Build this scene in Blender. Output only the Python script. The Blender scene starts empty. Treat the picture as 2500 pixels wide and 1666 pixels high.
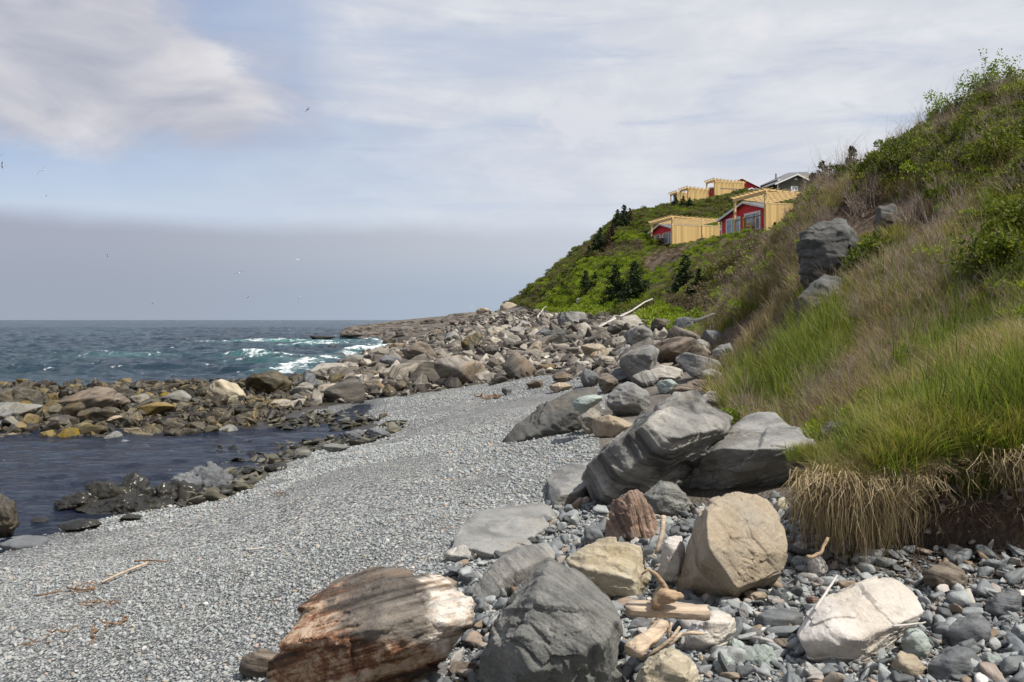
import bpy, bmesh, math, random
import numpy as np
from mathutils import Vector, Matrix, Euler

S = bpy.context.scene
COL = S.collection
R = math.radians
random.seed(7)
RNG = np.random.default_rng(7)

# ------------------------------------------------------------------ camera, sky, sun
F = 2000.0; HZ = 781.0; EYE = 2.6          # focal length in photo pixels, horizon row, eye height above the water
cd = bpy.data.cameras.new("camera"); cam = bpy.data.objects.new("camera", cd); COL.objects.link(cam)
cam.location = (0, 0, EYE); cam.rotation_euler = (R(90), 0, 0)
cd.sensor_width = 36; cd.lens = 36 * F / 2500; cd.shift_y = (HZ - 833) / 2500
cd.clip_start = 0.1; cd.clip_end = 20000
S.camera = cam

SUN_DIR = Vector((0.58, -0.28, 1.05)).normalized()
sl = bpy.data.lights.new("sun", 'SUN'); sun = bpy.data.objects.new("sun", sl); COL.objects.link(sun)
sl.energy = 5.0; sl.angle = R(0.8); sl.color = (1.0, 0.95, 0.87)
sun.rotation_euler = SUN_DIR.to_track_quat('Z', 'Y').to_euler(); sun.location = (20, -20, 40)
S.view_settings.view_transform = 'Standard'; S.view_settings.look = 'None'
S.view_settings.exposure = 0.25; S.view_settings.gamma = 1.0


def s2l(c):
    return tuple(((v / 255) / 12.92 if v / 255 <= 0.04045 else ((v / 255 + 0.055) / 1.055) ** 2.4) for v in c)


class NT:
    """small helper for node trees"""
    def __init__(self, tree):
        self.t = tree; self.n = tree.nodes; self.l = tree.links
    def new(self, kind, **kw):
        nd = self.n.new(kind)
        for k, v in kw.items(): setattr(nd, k, v)
        return nd
    def put(self, sock, v):
        if hasattr(v, 'is_output') or isinstance(v, bpy.types.NodeSocket): self.l.new(v, sock)
        else:
            if sock.type == 'RGBA' and len(v) == 3: v = (*v, 1)
            sock.default_value = v
    def m(self, op, a, b=None, c=None, clamp=False):
        nd = self.new('ShaderNodeMath', operation=op, use_clamp=clamp)
        self.put(nd.inputs[0], a)
        if b is not None: self.put(nd.inputs[1], b)
        if c is not None: self.put(nd.inputs[2], c)
        return nd.outputs[0]
    def vm(self, op, a, b=None, scale=None):
        nd = self.new('ShaderNodeVectorMath', operation=op)
        self.put(nd.inputs[0], a)
        if b is not None: self.put(nd.inputs[1], b)
        if scale is not None: self.put(nd.inputs['Scale'], scale)
        return nd.outputs[0]
    def ss(self, x, a, b, lo=0.0, hi=1.0):
        nd = self.new('ShaderNodeMapRange', interpolation_type='SMOOTHSTEP')
        self.put(nd.inputs[0], x)
        for i, v in zip((1, 2, 3, 4), (a, b, lo, hi)): self.put(nd.inputs[i], v)
        return nd.outputs[0]
    def mix(self, f, a, b, blend='MIX'):
        nd = self.new('ShaderNodeMix', data_type='RGBA', blend_type=blend)
        self.put(nd.inputs[0], f); self.put(nd.inputs[6], a); self.put(nd.inputs[7], b)
        return nd.outputs[2]
    def noise(self, vec, scale, detail=4, rough=0.55, dist=0.0, out='Fac'):
        nd = self.new('ShaderNodeTexNoise')
        if vec is not None: self.put(nd.inputs['Vector'], vec)
        nd.inputs['Scale'].default_value = scale; nd.inputs['Detail'].default_value = detail
        nd.inputs['Roughness'].default_value = rough; nd.inputs['Distortion'].default_value = dist
        return nd.outputs[out]
    def voro(self, vec, scale, feature='F1', out='Distance', rnd=1.0):
        nd = self.new('ShaderNodeTexVoronoi', feature=feature)
        self.put(nd.inputs['Vector'], vec); nd.inputs['Scale'].default_value = scale
        nd.inputs['Randomness'].default_value = rnd
        return nd.outputs[out]
    def ramp(self, f, stops, interp='LINEAR'):
        nd = self.new('ShaderNodeValToRGB'); r = nd.color_ramp; r.interpolation = interp
        while len(r.elements) < len(stops): r.elements.new(0.5)
        for e, (p, c) in zip(r.elements, stops): e.position = p; e.color = (*c[:3], 1)
        self.put(nd.inputs[0], f)
        return nd.outputs[0]
    def sep(self, v):
        nd = self.new('ShaderNodeSeparateXYZ'); self.put(nd.inputs[0], v); return nd.outputs
    def comb(self, x, y, z):
        nd = self.new('ShaderNodeCombineXYZ')
        for i, v in enumerate((x, y, z)): self.put(nd.inputs[i], v)
        return nd.outputs[0]
    def bump(self, h, strength=0.5, dist=0.02, normal=None):
        nd = self.new('ShaderNodeBump'); self.put(nd.inputs['Height'], h)
        nd.inputs['Strength'].default_value = strength; nd.inputs['Distance'].default_value = dist
        if normal is not None: self.put(nd.inputs['Normal'], normal)
        return nd.outputs[0]
    def attr(self, name, out='Fac'):
        nd = self.new('ShaderNodeAttribute', attribute_name=name); return nd.outputs[out]


def build_world():
    w = bpy.data.worlds.new("World"); S.world = w; w.use_nodes = True
    T = NT(w.node_tree); T.n.clear()
    K = 10.0 / 2 ** 0.25                                             # 1 / strength
    def C(c, g=1.0): return tuple(v * K * g for v in s2l(c))
    sky = T.new('ShaderNodeTexSky', sky_type='NISHITA', sun_disc=False)
    sky.sun_elevation = math.asin(SUN_DIR.z); sky.sun_rotation = math.atan2(SUN_DIR.x, SUN_DIR.y)
    sky.air_density = 1.0; sky.dust_density = 1.0; sky.ozone_density = 1.5
    d = T.new('ShaderNodeTexCoord').outputs['Generated']
    x, y, z = T.sep(d)
    hyp = T.m('SQRT', T.m('ADD', T.m('MULTIPLY', x, x), T.m('MULTIPLY', y, y)))
    v = T.m('DIVIDE', z, T.m('MAXIMUM', hyp, 0.02))      # tangent of the elevation
    u = T.m('ARCTAN2', x, y)                              # azimuth from straight ahead
    uv = T.comb(u, v, 0.0)
    big = T.noise(T.vm('MULTIPLY', uv, (2.2, 5.0, 1)), 1.6, 6, 0.55, 0.4)
    wisp = T.noise(T.vm('MULTIPLY', uv, (1.2, 9.0, 1)), 1.9, 7, 0.6, 0.6)
    fine = T.noise(T.vm('MULTIPLY', uv, (1.0, 2.0, 1)), 9.0, 6, 0.6, 0.3)
    v1 = T.m('ADD', v, T.m('MULTIPLY_ADD', big, 0.05, -0.025))
    # clear air: blue, paling towards the horizon
    air = T.ramp(T.m('DIVIDE', v1, 0.5), [(0.0, C((188, 200, 222))), (0.25, C((199, 212, 232))),
                 (0.36, C((168, 191, 225))), (0.46, C((136, 167, 213))), (1.0, C((120, 150, 202)))])
    air = T.mix(0.22, air, sky.outputs[0])
    # veil of thin cloud, thicker to the right
    um = T.ss(u, -0.62, 0.25)
    veil = T.m('MULTIPLY', T.ss(wisp, 0.14, 0.46), T.m('MULTIPLY_ADD', um, 0.80, 0.16), clamp=True)
    veil = T.m('MULTIPLY', veil, T.ss(v1, .10, .2, .75, 1.0))
    hi = T.ss(T.m('ADD', v1, T.m('MULTIPLY', u, 0.03)), 0.205, 0.245)
    hi = T.m('MULTIPLY', hi, T.ss(u, -0.36, -0.16))
    veil = T.m('MAXIMUM', veil, T.m('MULTIPLY', hi, T.m('MULTIPLY_ADD', wisp, 0.5, 0.62)), clamp=True)
    vcol = T.mix(T.ss(fine, 0.35, 0.7), C((216, 219, 226)), C((232, 233, 236)))
    vcol = T.mix(T.ss(wisp, 0.25, 0.60), C((205, 212, 224)), vcol)
    c = T.mix(veil, air, vcol)
    # the big soft cloud at upper left
    rag = T.noise(T.vm('MULTIPLY', uv, (1.0, 1.9, 1)), 5.0, 8, 0.6, 0.4)
    e1 = T.m('ADD', v, T.m('MULTIPLY_ADD', rag, 0.10, -0.050))
    e2 = T.m('ADD', u, T.m('MULTIPLY_ADD', rag, 0.42, -0.21))
    lower = T.ss(e1, 0.176, 0.214)
    right = T.ss(T.m('ADD', e2, T.m('MULTIPLY', T.m('ABSOLUTE', T.m('SUBTRACT', v, .262)), 1.5)), -.13, -.31)
    cum = T.m('MULTIPLY', lower, right, clamp=True)
    soft = T.noise(T.vm('MULTIPLY', uv, (1.5, 3.2, 1)), 3.4, 7, 0.52, 0.5)
    ccol = T.ramp(soft, [(0.30, C((160, 163, 180))), (0.44, C((188, 190, 202))), (0.58, C((214, 213, 218))), (0.72, C((234, 233, 235)))])
    edge = T.m('MULTIPLY', T.ss(right, 1.0, 0.35), 0.75)
    ccol = T.mix(edge, ccol, C((176, 180, 201)))
    c = T.mix(T.m('MULTIPLY', cum, 0.97), c, ccol)
    # torn small dark puffs
    tor = T.noise(T.vm('MULTIPLY', uv, (1.0, 2.2, 1)), 8.5, 4, 0.5, 0.2)
    puff = T.m('MULTIPLY', T.ss(tor, 0.66, 0.74), T.m('MULTIPLY', T.ss(v, 0.13, 0.2), 0.45))
    c = T.mix(puff, c, C((182, 188, 207)))
    # one round bright puff right of the centre
    du = T.m('DIVIDE', T.m('SUBTRACT', u, 0.096), 0.062); dv = T.m('DIVIDE', T.m('SUBTRACT', v, 0.245), 0.036)
    rr = T.m('ADD', T.m('MULTIPLY', du, du), T.m('MULTIPLY', dv, dv))
    rr = T.m('ADD', rr, T.m('MULTIPLY_ADD', T.noise(T.vm('MULTIPLY', uv, (1, 1.4, 1)), 22, 6, .6, .5), 4.2, -2.1))
    c = T.mix(T.m('MULTIPLY', T.ss(rr, 1.1, 0.25), 0.85), c, C((221, 222, 231)))
    # fog bank lying on the sea
    fv = T.m('ADD', v, T.m('MULTIPLY_ADD', big, 0.036, -0.018))
    fv = T.m('ADD', fv, T.m('MULTIPLY', u, 0.008))
    fog = T.ss(fv, 0.124, 0.094)
    fog = T.m('MULTIPLY', fog, T.ss(u, 0.36, -0.06, 0.15, 1.0))
    fcol = T.mix(T.ss(u, -0.55, 0.1), C((167, 173, 188)), C((194, 201, 212)))
    fcol = T.mix(T.ss(v, 0.02, 0.1), T.mix(T.ss(u, -0.5, 0.05), C((160, 169, 184)), C((172, 186, 203))), fcol)
    c = T.mix(fog, c, fcol)
    # ground half, seen by nothing but bounce light
    c = T.mix(T.ss(z, -0.01, -0.05), c, C((90, 100, 105)))
    bg = T.new('ShaderNodeBackground'); T.put(bg.inputs[0], c); bg.inputs[1].default_value = 0.1
    out = T.new('ShaderNodeOutputWorld'); T.l.new(bg.outputs[0], out.inputs[0])


build_world()


# ------------------------------------------------------------------ small helpers
def P(px, py, y):
    return Vector(((px - 1250) / F * y, y, EYE + (HZ - py) / F * y))


def tag(o, label=None, cat=None, group=None, kind=None):
    if label: o['label'] = label
    if cat: o['category'] = cat
    if group: o['group'] = group
    if kind: o['kind'] = kind
    return o


def empty(name, loc, label, cat, group=None):
    o = bpy.data.objects.new(name, None); COL.objects.link(o); o.location = loc
    o.empty_display_size = 0.1
    return tag(o, label, cat, group)


def link(name, me, parent=None, loc=None):
    o = bpy.data.objects.new(name, me); COL.objects.link(o)
    if parent is not None: o.parent = parent
    if loc is not None: o.location = loc
    return o


def mesh_np(name, v, f, mat=None, smooth=True, attrs=None):
    me = bpy.data.meshes.new(name)
    v = np.asarray(v, np.float32); f = np.asarray(f, np.int32)
    nv, nf, k = len(v), len(f), f.shape[1]
    me.vertices.add(nv); me.vertices.foreach_set('co', v.ravel())
    me.loops.add(nf * k); me.loops.foreach_set('vertex_index', f.ravel())
    me.polygons.add(nf); me.polygons.foreach_set('loop_start', np.arange(0, nf * k, k, dtype=np.int32))
    me.polygons.foreach_set('use_smooth', np.full(nf, smooth))
    me.update(calc_edges=True)
    if attrs:
        for an, a in attrs.items():
            a = np.asarray(a, np.float32)
            if a.ndim == 1:
                at = me.attributes.new(an, 'FLOAT', 'POINT'); at.data.foreach_set('value', a)
            else:
                at = me.attributes.new(an, 'FLOAT_VECTOR', 'POINT'); at.data.foreach_set('vector', a.ravel())
    if mat: me.materials.append(mat)
    return me


def _h(ix, iy, iz, seed):
    h = (ix * np.uint32(374761393) + iy * np.uint32(668265263) + iz * np.uint32(2246822519) + np.uint32(seed) * np.uint32(3266489917))
    h = (h ^ (h >> np.uint32(13))) * np.uint32(1274126177)
    h = h ^ (h >> np.uint32(16))
    return (h & np.uint32(0xffffff)).astype(np.float64) / 0xffffff


def vnoise(p, seed=0):
    p = np.asarray(p, np.float64)
    i = np.floor(p).astype(np.int64); f = p - i; f = f * f * f * (f * (f * 6 - 15) + 10)
    with np.errstate(over='ignore'):
        i = (i & 0xffffffff).astype(np.uint32); o = np.uint32(1)
        x, y, z = i[:, 0], i[:, 1], i[:, 2]; X, Y, Z = x + o, y + o, z + o
        fx, fy, fz = f[:, 0], f[:, 1], f[:, 2]
        a = _h(x, y, z, seed) * (1 - fx) + _h(X, y, z, seed) * fx
        b = _h(x, Y, z, seed) * (1 - fx) + _h(X, Y, z, seed) * fx
        c = _h(x, y, Z, seed) * (1 - fx) + _h(X, y, Z, seed) * fx
        d = _h(x, Y, Z, seed) * (1 - fx) + _h(X, Y, Z, seed) * fx
    return ((a * (1 - fy) + b * fy) * (1 - fz) + (c * (1 - fy) + d * fy) * fz) * 2 - 1


def fbm(p, oct=4, seed=0, gain=0.5, lac=2.03):
    s = 0; a = 1.0; t = 0; p = np.asarray(p, np.float64)
    for k in range(oct):
        s = s + a * vnoise(p + 17.3 * k, seed + k); t += a; a *= gain; p = p * lac
    return s / t


def ridged(p, oct=4, seed=0):
    s = 0; a = 1.0; t = 0
    for k in range(oct):
        s = s + a * (1 - 2 * np.abs(vnoise(p + 11.1 * k, seed + k))); t += a; a *= 0.5; p = p * 2.07
    return s / t


def inpoly(px, py, poly):
    px = np.asarray(px); py = np.asarray(py); c = np.zeros(px.shape, bool); n = len(poly)
    for i in range(n):
        x1, y1 = poly[i]; x2, y2 = poly[(i + 1) % n]
        if y1 == y2: continue
        hit = ((y1 > py) != (y2 > py)) & (px < (x2 - x1) * (py - y1) / (y2 - y1) + x1)
        c ^= hit
    return c


# ------------------------------------------------------------------ terrain height
# each row: depth y, then (x, z) of water's edge, mid beach, toe of the bank, three points up the bank, shoulder, far right
ROWS = [
 (0.5,  (-6.0, 0), (-1.0, .90), (5.0, 1.15), (5.5, 1.7), (6.5, 2.3), (8, 3.2), (15, 7.0)),
 (4.3,  (-6.0, 0), (-1.0, .78), (4.6, 1.10), (4.9, 1.7), (5.6, 2.4), (7.5, 3.2), (15, 7.0)),
 (5.35, (-6.0, 0), (-1.0, .74), (3.9, 1.07), (4.2, 1.7), (5.0, 2.35), (7.0, 3.1), (15, 7.0)),
 (5.75, (-6.0, 0), (-1.0, .73), (2.16, 1.05), (2.36, 1.45), (3.6, 1.88), (6.0, 2.9), (14, 7.0)),
 (7.0,  (-5.9, 0), (-1.0, .72), (2.95, 1.06), (3.2, 1.42), (4.4, 2.15), (7.0, 3.3), (14.5, 7.5)),
 (10,   (-5.5, 0), (-1.0, .70), (3.3, 1.15), (3.75, 1.5), (6.25, 3.0), (9.0, 4.6), (15, 8.2)),
 (15,   (-4.3, 0), (-0.5, .66), (4.1, 1.30), (4.9, 2.0), (6.5, 3.5), (9.4, 5.3), (15.5, 9.0)),
 (20,   (-3.9, 0), (0.0, .70), (5.2, 1.55), (6.1, 2.6), (7.5, 4.5), (11, 7.0), (16, 9.4)),
 (25,   (-4.5, 0), (0.0, .78), (6.0, 1.80), (7.1, 3.3), (9.2, 6.4), (13, 8.3), (18, 10.2)),
 (30,   (-7.5, 0), (0.0, .90), (7.0, 2.2), (8.4, 3.8), (10.5, 5.8), (14, 7.9), (20, 10.0)),
 (40,   (-10.5, 0), (-1.0, 1.2), (7.6, 2.7), (9.2, 4.0), (12.5, 5.7), (16, 7.0), (25, 10.2)),
 (55,   (-11.3, 0), (-2.0, 1.5), (7.0, 2.8), (9.3, 4.7), (12.4, 6.6), (15, 7.6), (22, 8.4)),
 (65,   (-11.7, 0), (-2.0, 1.8), (5.9, 3.0), (8.3, 5.1), (11.5, 7.4), (14, 8.4), (26, 9.1)),
 (78,   (-11.7, 0), (-2.0, 2.2), (5.0, 3.3), (6.6, 5.6), (9.4, 8.0), (13, 9.2), (27, 9.9)),
 (90,   (-12, 0), (-3.0, 2.4), (3.0, 3.9), (5.0, 6.5), (7.6, 8.9), (12, 12.0), (30, 14.2)),
 (100,  (-16, 0), (-6.0, 2.0), (1.5, 4.6), (4.0, 7.0), (8.0, 10.2), (13, 14.6), (26, 17.2)),
 (110,  (-18, 0), (-7.0, 1.6), (0.0, 4.8), (4.0, 7.5), (9.0, 11.6), (15, 16.2), (27, 18.2)),
 (125,  (-18, 0), (-8.0, .8), (0.0, 3.0), (5.0, 6.0), (10, 10.5), (16, 16.0), (30, 18.4)),
 (160,  (-14, 0), (-8.0, .4), (0.0, 1.5), (5.0, 3.0), (10, 7), (18, 12.0), (36, 15.0)),
]
_ry = np.array([r[0] for r in ROWS])
_rx = np.array([[c[0] for c in r[1:]] for r in ROWS]); _rz = np.array([[c[1] for c in r[1:]] for r in ROWS])


def toe_x(y): return np.interp(y, _ry, _rx[:, 2])
def edge_x(y): return np.interp(y, _ry, _rx[:, 0])


def G0(x, y):
    x = np.asarray(x, float); y = np.asarray(y, float)
    xs = [np.interp(y, _ry, _rx[:, k]) for k in range(7)]; zs = [np.interp(y, _ry, _rz[:, k]) for k in range(7)]
    xs = [xs[0] - 300, xs[0] - 5] + xs + [xs[6] + 220]; zs = [zs[0] - 4, zs[0] - 0.75] + zs + [zs[6] + 22]
    z = np.where(x < xs[0], zs[0], zs[-1])
    for k in range(len(xs) - 1):
        t = (x - xs[k]) / (xs[k + 1] - xs[k]); inside = (t >= 0) & (t <= 1)
        z = np.where(inside, zs[k] + (zs[k + 1] - zs[k]) * t, z)
    # the low rock band that dams the tide pool
    left = 1 / (1 + np.exp((x + 3.6) / 0.5))
    band = np.exp(-((y - 26.0) / 8.6) ** 8) * left
    z = np.where(y < 60, np.maximum(z, -0.75 + 0.83 * band), z)
    return z


def G(x, y):
    x = np.asarray(x, float); y = np.asarray(y, float); sh = np.broadcast(x, y).shape
    z = G0(x, y)
    a = np.clip((x - toe_x(y)) / 2.0, 0, 1)
    q = np.stack([np.broadcast_to(x, sh).ravel(), np.broadcast_to(y, sh).ravel(), np.zeros(int(np.prod(sh)))], 1)
    n1 = fbm(q * 0.5, 3, 5).reshape(sh); n2 = fbm(q * 0.16, 2, 9).reshape(sh); n3 = fbm(q * 2.0, 2, 3).reshape(sh)
    z = z + (0.03 + 0.30 * a) * n1 * np.clip(y / 14, 0.3, 1.6) + a * 0.5 * n2 * np.clip(y / 30, 0.1, 1.2) + 0.02 * n3
    # beach berms
    z = z + (1 - a) * 0.035 * np.sin(1.4 * (x + 0.35 * y) + 2 * n2) * (y < 28) * (x > edge_x(y))
    return z


_gy = np.geomspace(1.0, 230, 520)
def hit(px, py, lift=0.0):
    """first place where the line of sight through a photo pixel meets the ground"""
    a = (px - 1250) / F; b = (HZ - py) / F
    ys = _gy; z = EYE + b * ys; g = G(a * ys, ys) + lift
    k = np.argmax(z < g)
    if z[k] >= g[k]: return None
    lo, hi = ys[max(k - 1, 0)], ys[k]
    for _ in range(18):
        mid = (lo + hi) / 2
        if EYE + b * mid < float(G(np.array([a * mid]), np.array([mid]))[0]) + lift: hi = mid
        else: lo = mid
    return Vector((a * hi, hi, EYE + b * hi))


def gz(x, y): return float(G(np.array([x]), np.array([y]))[0])
def proj(x, y, z): return 1250 + x / y * F, HZ - (z - EYE) / y * F


BEACH = [(-900, 1400), (0, 1316), (330, 1252), (560, 1212), (640, 1135), (800, 1080), (930, 1040), (860, 1018), (730, 1012),
         (850, 985), (1000, 966), (1150, 942), (1300, 920), (1400, 915), (1480, 950), (1460, 1100), (1600, 1230), (2050, 1260), (2060, 1390), (2700, 1470),
         (2700, 5000), (-900, 5000)]


# ------------------------------------------------------------------ materials
def mat_new(name):
    m = bpy.data.materials.new(name); m.use_nodes = True
    T = NT(m.node_tree); T.n.clear()
    b = T.new('ShaderNodeBsdfPrincipled'); o = T.new('ShaderNodeOutputMaterial'); T.l.new(b.outputs[0], o.inputs[0])
    return m, T, b


def simple(name, col, rough=0.7, var=0.15, scale=6, metal=0.0, bump=0.0):
    m, T, b = mat_new(name)
    co = T.new('ShaderNodeTexCoord').outputs['Object']
    n = T.noise(co, scale, 5, 0.6)
    lo = tuple(c * (1 - var) for c in col); hi = tuple(min(1, c * (1 + var)) for c in col)
    T.put(b.inputs['Base Color'], T.ramp(n, [(0.3, lo), (0.7, hi)]))
    b.inputs['Roughness'].default_value = rough; b.inputs['Metallic'].default_value = metal
    if bump: T.put(b.inputs['Normal'], T.bump(T.noise(co, scale * 4, 6, 0.6), bump, 0.01))
    return m


def rock_mat(name, cols, stain=None, stain_amt=0.35, strata=0.5, rough=0.82, bump=0.6, vary=0.0, wet=0.0, veins=0.0, freq=1.0, spread=(0.30, 0.72), zones=()):
    """cols: three tones dark to light; strata: strength of the layering along the baked 'lay' direction"""
    m, T, b = mat_new(name)
    tc = T.new('ShaderNodeTexCoord').outputs['Object']
    rnd = T.new('ShaderNodeObjectInfo').outputs['Random']
    off = T.m('MULTIPLY', rnd, 37.0)
    co = T.vm('ADD', tc, T.comb(off, T.m('MULTIPLY', rnd, 91.0), T.m('MULTIPLY', rnd, 53.0)))
    lay = T.attr('lay')
    x, y, z = T.sep(co)
    lv = T.comb(T.m('MULTIPLY', T.m('ADD', lay, off), 9.0 * freq), T.m('MULTIPLY', T.m('ADD', x, z), 0.9), T.m('MULTIPLY', T.m('SUBTRACT', y, z), 0.9))
    nb = T.noise(co, 1.7 * freq, 9, 0.62, 0.5)
    nf = T.noise(co, 14 * freq, 10, 0.72)
    ns = T.noise(lv, 1.3, 8, 0.6, 0.25)
    base = T.ramp(T.m('ADD', T.m('MULTIPLY', nb, 0.6), T.m('MULTIPLY', nf, 0.4)), [(spread[0], cols[0]), (0.5, cols[1]), (spread[1], cols[2])])
    zx = T.sep(T.vm('ADD', tc, T.vm('SCALE', T.noise(co, 5.0, 6, .65, .6, out='Color'), scale=.34)))
    for (ax, ay, az, k0), lo, hi, (ca, cb, cc3) in zones:
        zf = T.m('ADD', T.m('MULTIPLY_ADD', zx[0], ax, k0), T.m('MULTIPLY_ADD', zx[2], az, T.m('MULTIPLY', zx[1], ay)))
        zc = T.ramp(T.m('ADD', T.m('MULTIPLY', nf, .5), T.m('MULTIPLY', ns, .5)), [(.40, ca), (.49, cb), (.57, cc3)])
        base = T.mix(T.ss(zf, lo, hi), base, zc)
    base = T.mix(T.m('MULTIPLY', T.ss(ns, 0.56, 0.36), strata), base, tuple(c * 0.38 for c in cols[0]))
    base = T.mix(T.m('MULTIPLY', T.ss(ns, 0.55, 0.72), strata * 0.7), base, tuple(min(1, c * 1.18) for c in cols[2]))
    if stain is not None:
        st = T.noise(co, 1.1 * freq, 7, 0.6, 0.8)
        base = T.mix(T.m('MULTIPLY', T.ss(st, 0.50, 0.66), stain_amt), base, stain)
    if veins:
        vn = T.voro(T.vm('ADD', co, T.vm('SCALE', T.noise(co, 2.5, 4, 0.6, out='Color'), scale=0.6)), 1.6 * freq, 'DISTANCE_TO_EDGE')
        base = T.mix(T.m('MULTIPLY', T.ss(vn, 0.016, 0.004), veins), base, (0.52, 0.5, 0.46))
    cr = T.voro(T.vm('ADD', co, T.vm('SCALE', T.noise(co, 3.0, 4, 0.6, out='Color'), scale=0.5)), 2.3 * freq, 'DISTANCE_TO_EDGE')
    crack = T.ss(T.m('ADD', cr, T.m('MULTIPLY', T.ss(T.noise(co, .9 * freq, 3), .46, .60), .04)), 0.0, 0.030)
    base = T.mix(T.m('MULTIPLY', T.m('SUBTRACT', 1.0, crack), 0.22), base, tuple(c * 0.3 for c in cols[0]))
    sp = T.noise(co, 70 * freq, 4, 0.7)
    base = T.mix(0.35, base, T.mix(1.0, base, T.ramp(sp, [(0.3, (.55, .55, .55)), (0.7, (1.4, 1.4, 1.4))]), 'MULTIPLY'))
    if vary:
        hs = T.new('ShaderNodeHueSaturation')
        T.put(hs.inputs['Color'], base); T.put(hs.inputs['Value'], T.m('MULTIPLY_ADD', rnd, vary, 1 - vary / 2))
        r2 = T.m('FRACT', T.m('MULTIPLY', rnd, 7.31)); T.put(hs.inputs['Saturation'], T.m('MULTIPLY_ADD', r2, 0.9, 0.55))
        base = hs.outputs[0]
    T.put(b.inputs['Base Color'], base)
    if wet:
        T.put(b.inputs['Roughness'], T.m('MULTIPLY_ADD', nf, 0.5, rough - 0.25)); b.inputs['Coat Weight'].default_value = wet; b.inputs['Coat Roughness'].default_value = 0.18
    else: b.inputs['Roughness'].default_value = rough
    b.inputs['Specular IOR Level'].default_value = 0.35
    rdg = T.new('ShaderNodeTexNoise', noise_type='RIDGED_MULTIFRACTAL'); T.put(rdg.inputs['Vector'], co); rdg.inputs['Scale'].default_value = 5.5 * freq; rdg.inputs['Detail'].default_value = 9; rdg.inputs['Roughness'].default_value = .55
    nf2 = T.m('ADD', nf, T.m('MULTIPLY', T.m('MINIMUM', rdg.outputs[0], 2.0), -.22))
    h = T.m('ADD', T.m('MULTIPLY', ns, 0.9 * strata), T.m('ADD', T.m('MULTIPLY', nf2, 0.75), T.m('MULTIPLY', crack, 0.10)))
    h = T.m('ADD', h, T.m('MULTIPLY', sp, 0.12))
    T.put(b.inputs['Normal'], T.bump(h, bump, 0.045 / freq))
    return m


M = {}
M['grey'] = rock_mat('grey rock', ((.15, .15, .142), (.235, .232, .22), (.33, .325, .30)), (.26, .21, .14), .22, .55)
M['slab'] = rock_mat('layered grey rock', ((.12, .118, .112), (.22, .215, .20), (.38, .36, .32)), (.30, .22, .12), .22, .95, bump=.9)
M['olive'] = rock_mat('green grey rock', ((.115, .118, .108), (.20, .20, .185), (.32, .315, .285)), (.25, .19, .10), .45, .45, bump=1.0, spread=(.36, .66))
M['slate'] = rock_mat('slate', ((.085, .09, .095), (.13, .137, .142), (.19, .195, .2)), (.2, .15, .1), .2, .4)
M['tan'] = rock_mat('tan rock', ((.21, .165, .11), (.345, .28, .20), (.46, .395, .30)), (.30, .30, .27), .5, .3, bump=.8)
M['cream'] = rock_mat('cream rock', ((.26, .215, .14), (.42, .365, .265), (.56, .52, .42)), (.28, .20, .09), .4, .35, bump=.7)
M['white'] = rock_mat('white rock', ((.36, .325, .285), (.54, .50, .455), (.66, .635, .60)), (.33, .27, .19), .35, .25, bump=.6)
M['brown'] = rock_mat('brown rock', ((.095, .075, .057), (.165, .135, .105), (.245, .205, .16)), (.2, .12, .06), .3, .7)
M['red'] = rock_mat('red banded rock', ((.16, .115, .09), (.30, .20, .145), (.44, .32, .24)), (.21, .2, .19), .6, .8, bump=.8, freq=1.4)
M['rust'] = rock_mat('rust streaked rock', ((.07, .06, .05), (.145, .125, .105), (.26, .225, .185)), (.30, .17, .09), .3, .9, bump=1.0, freq=1.2,
                     zones=(((-.15, 0, -1, .43), .06, .14, ((.07, .028, .014), (.24, .10, .045), (.56, .42, .29))), ((.35, 0, -1, .02), .10, .18, ((.22, .13, .07), (.50, .40, .29), (.66, .58, .48))), ((1, 0, .25, -.17), .33, .41, ((.36, .22, .12), (.62, .52, .42), (.74, .69, .62)))))
M['green'] = rock_mat('pale green rock', ((.20, .235, .215), (.29, .33, .30), (.42, .45, .41)), (.3, .27, .2), .2, .3)
M['mixed'] = rock_mat('mixed beach rock', ((.08, .072, .06), (.165, .148, .125), (.29, .26, .215)), (.26, .17, .09), .45, .7, vary=.75, bump=.9)
M['pale'] = rock_mat('pale dry rock', ((.20, .185, .165), (.30, .28, .245), (.42, .39, .34)), (.30, .22, .14), .25, .45, vary=.35, veins=.5)
M['tidal'] = rock_mat('tidal rock', ((.028, .024, .016), (.068, .058, .038), (.140, .120, .082)), (.20, .14, .045), .4, .5, rough=.62, vary=.55, wet=.08)
M['weed'] = rock_mat('weed covered rock', ((.006, .0055, .004), (.016, .0145, .010), (.040, .036, .022)), (.05, .045, .018), .4, .3, rough=.55, bump=1.0, wet=.30, freq=2.0)
M['yellow'] = rock_mat('yellow algae rock', ((.07, .055, .022), (.17, .125, .045), (.30, .225, .09)), (.08, .07, .045), .7, .3, rough=.7, vary=.4)
M['dark'] = rock_mat('dark bank rock', ((.06, .06, .055), (.10, .10, .094), (.165, .163, .152)), (.17, .115, .06), .45, .35, bump=.9)
M['ledge'] = rock_mat('ledge rock', ((.065, .055, .046), (.135, .115, .096), (.20, .178, .15)), (.17, .11, .07), .35, 1.0, bump=1.0, freq=.6)


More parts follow.
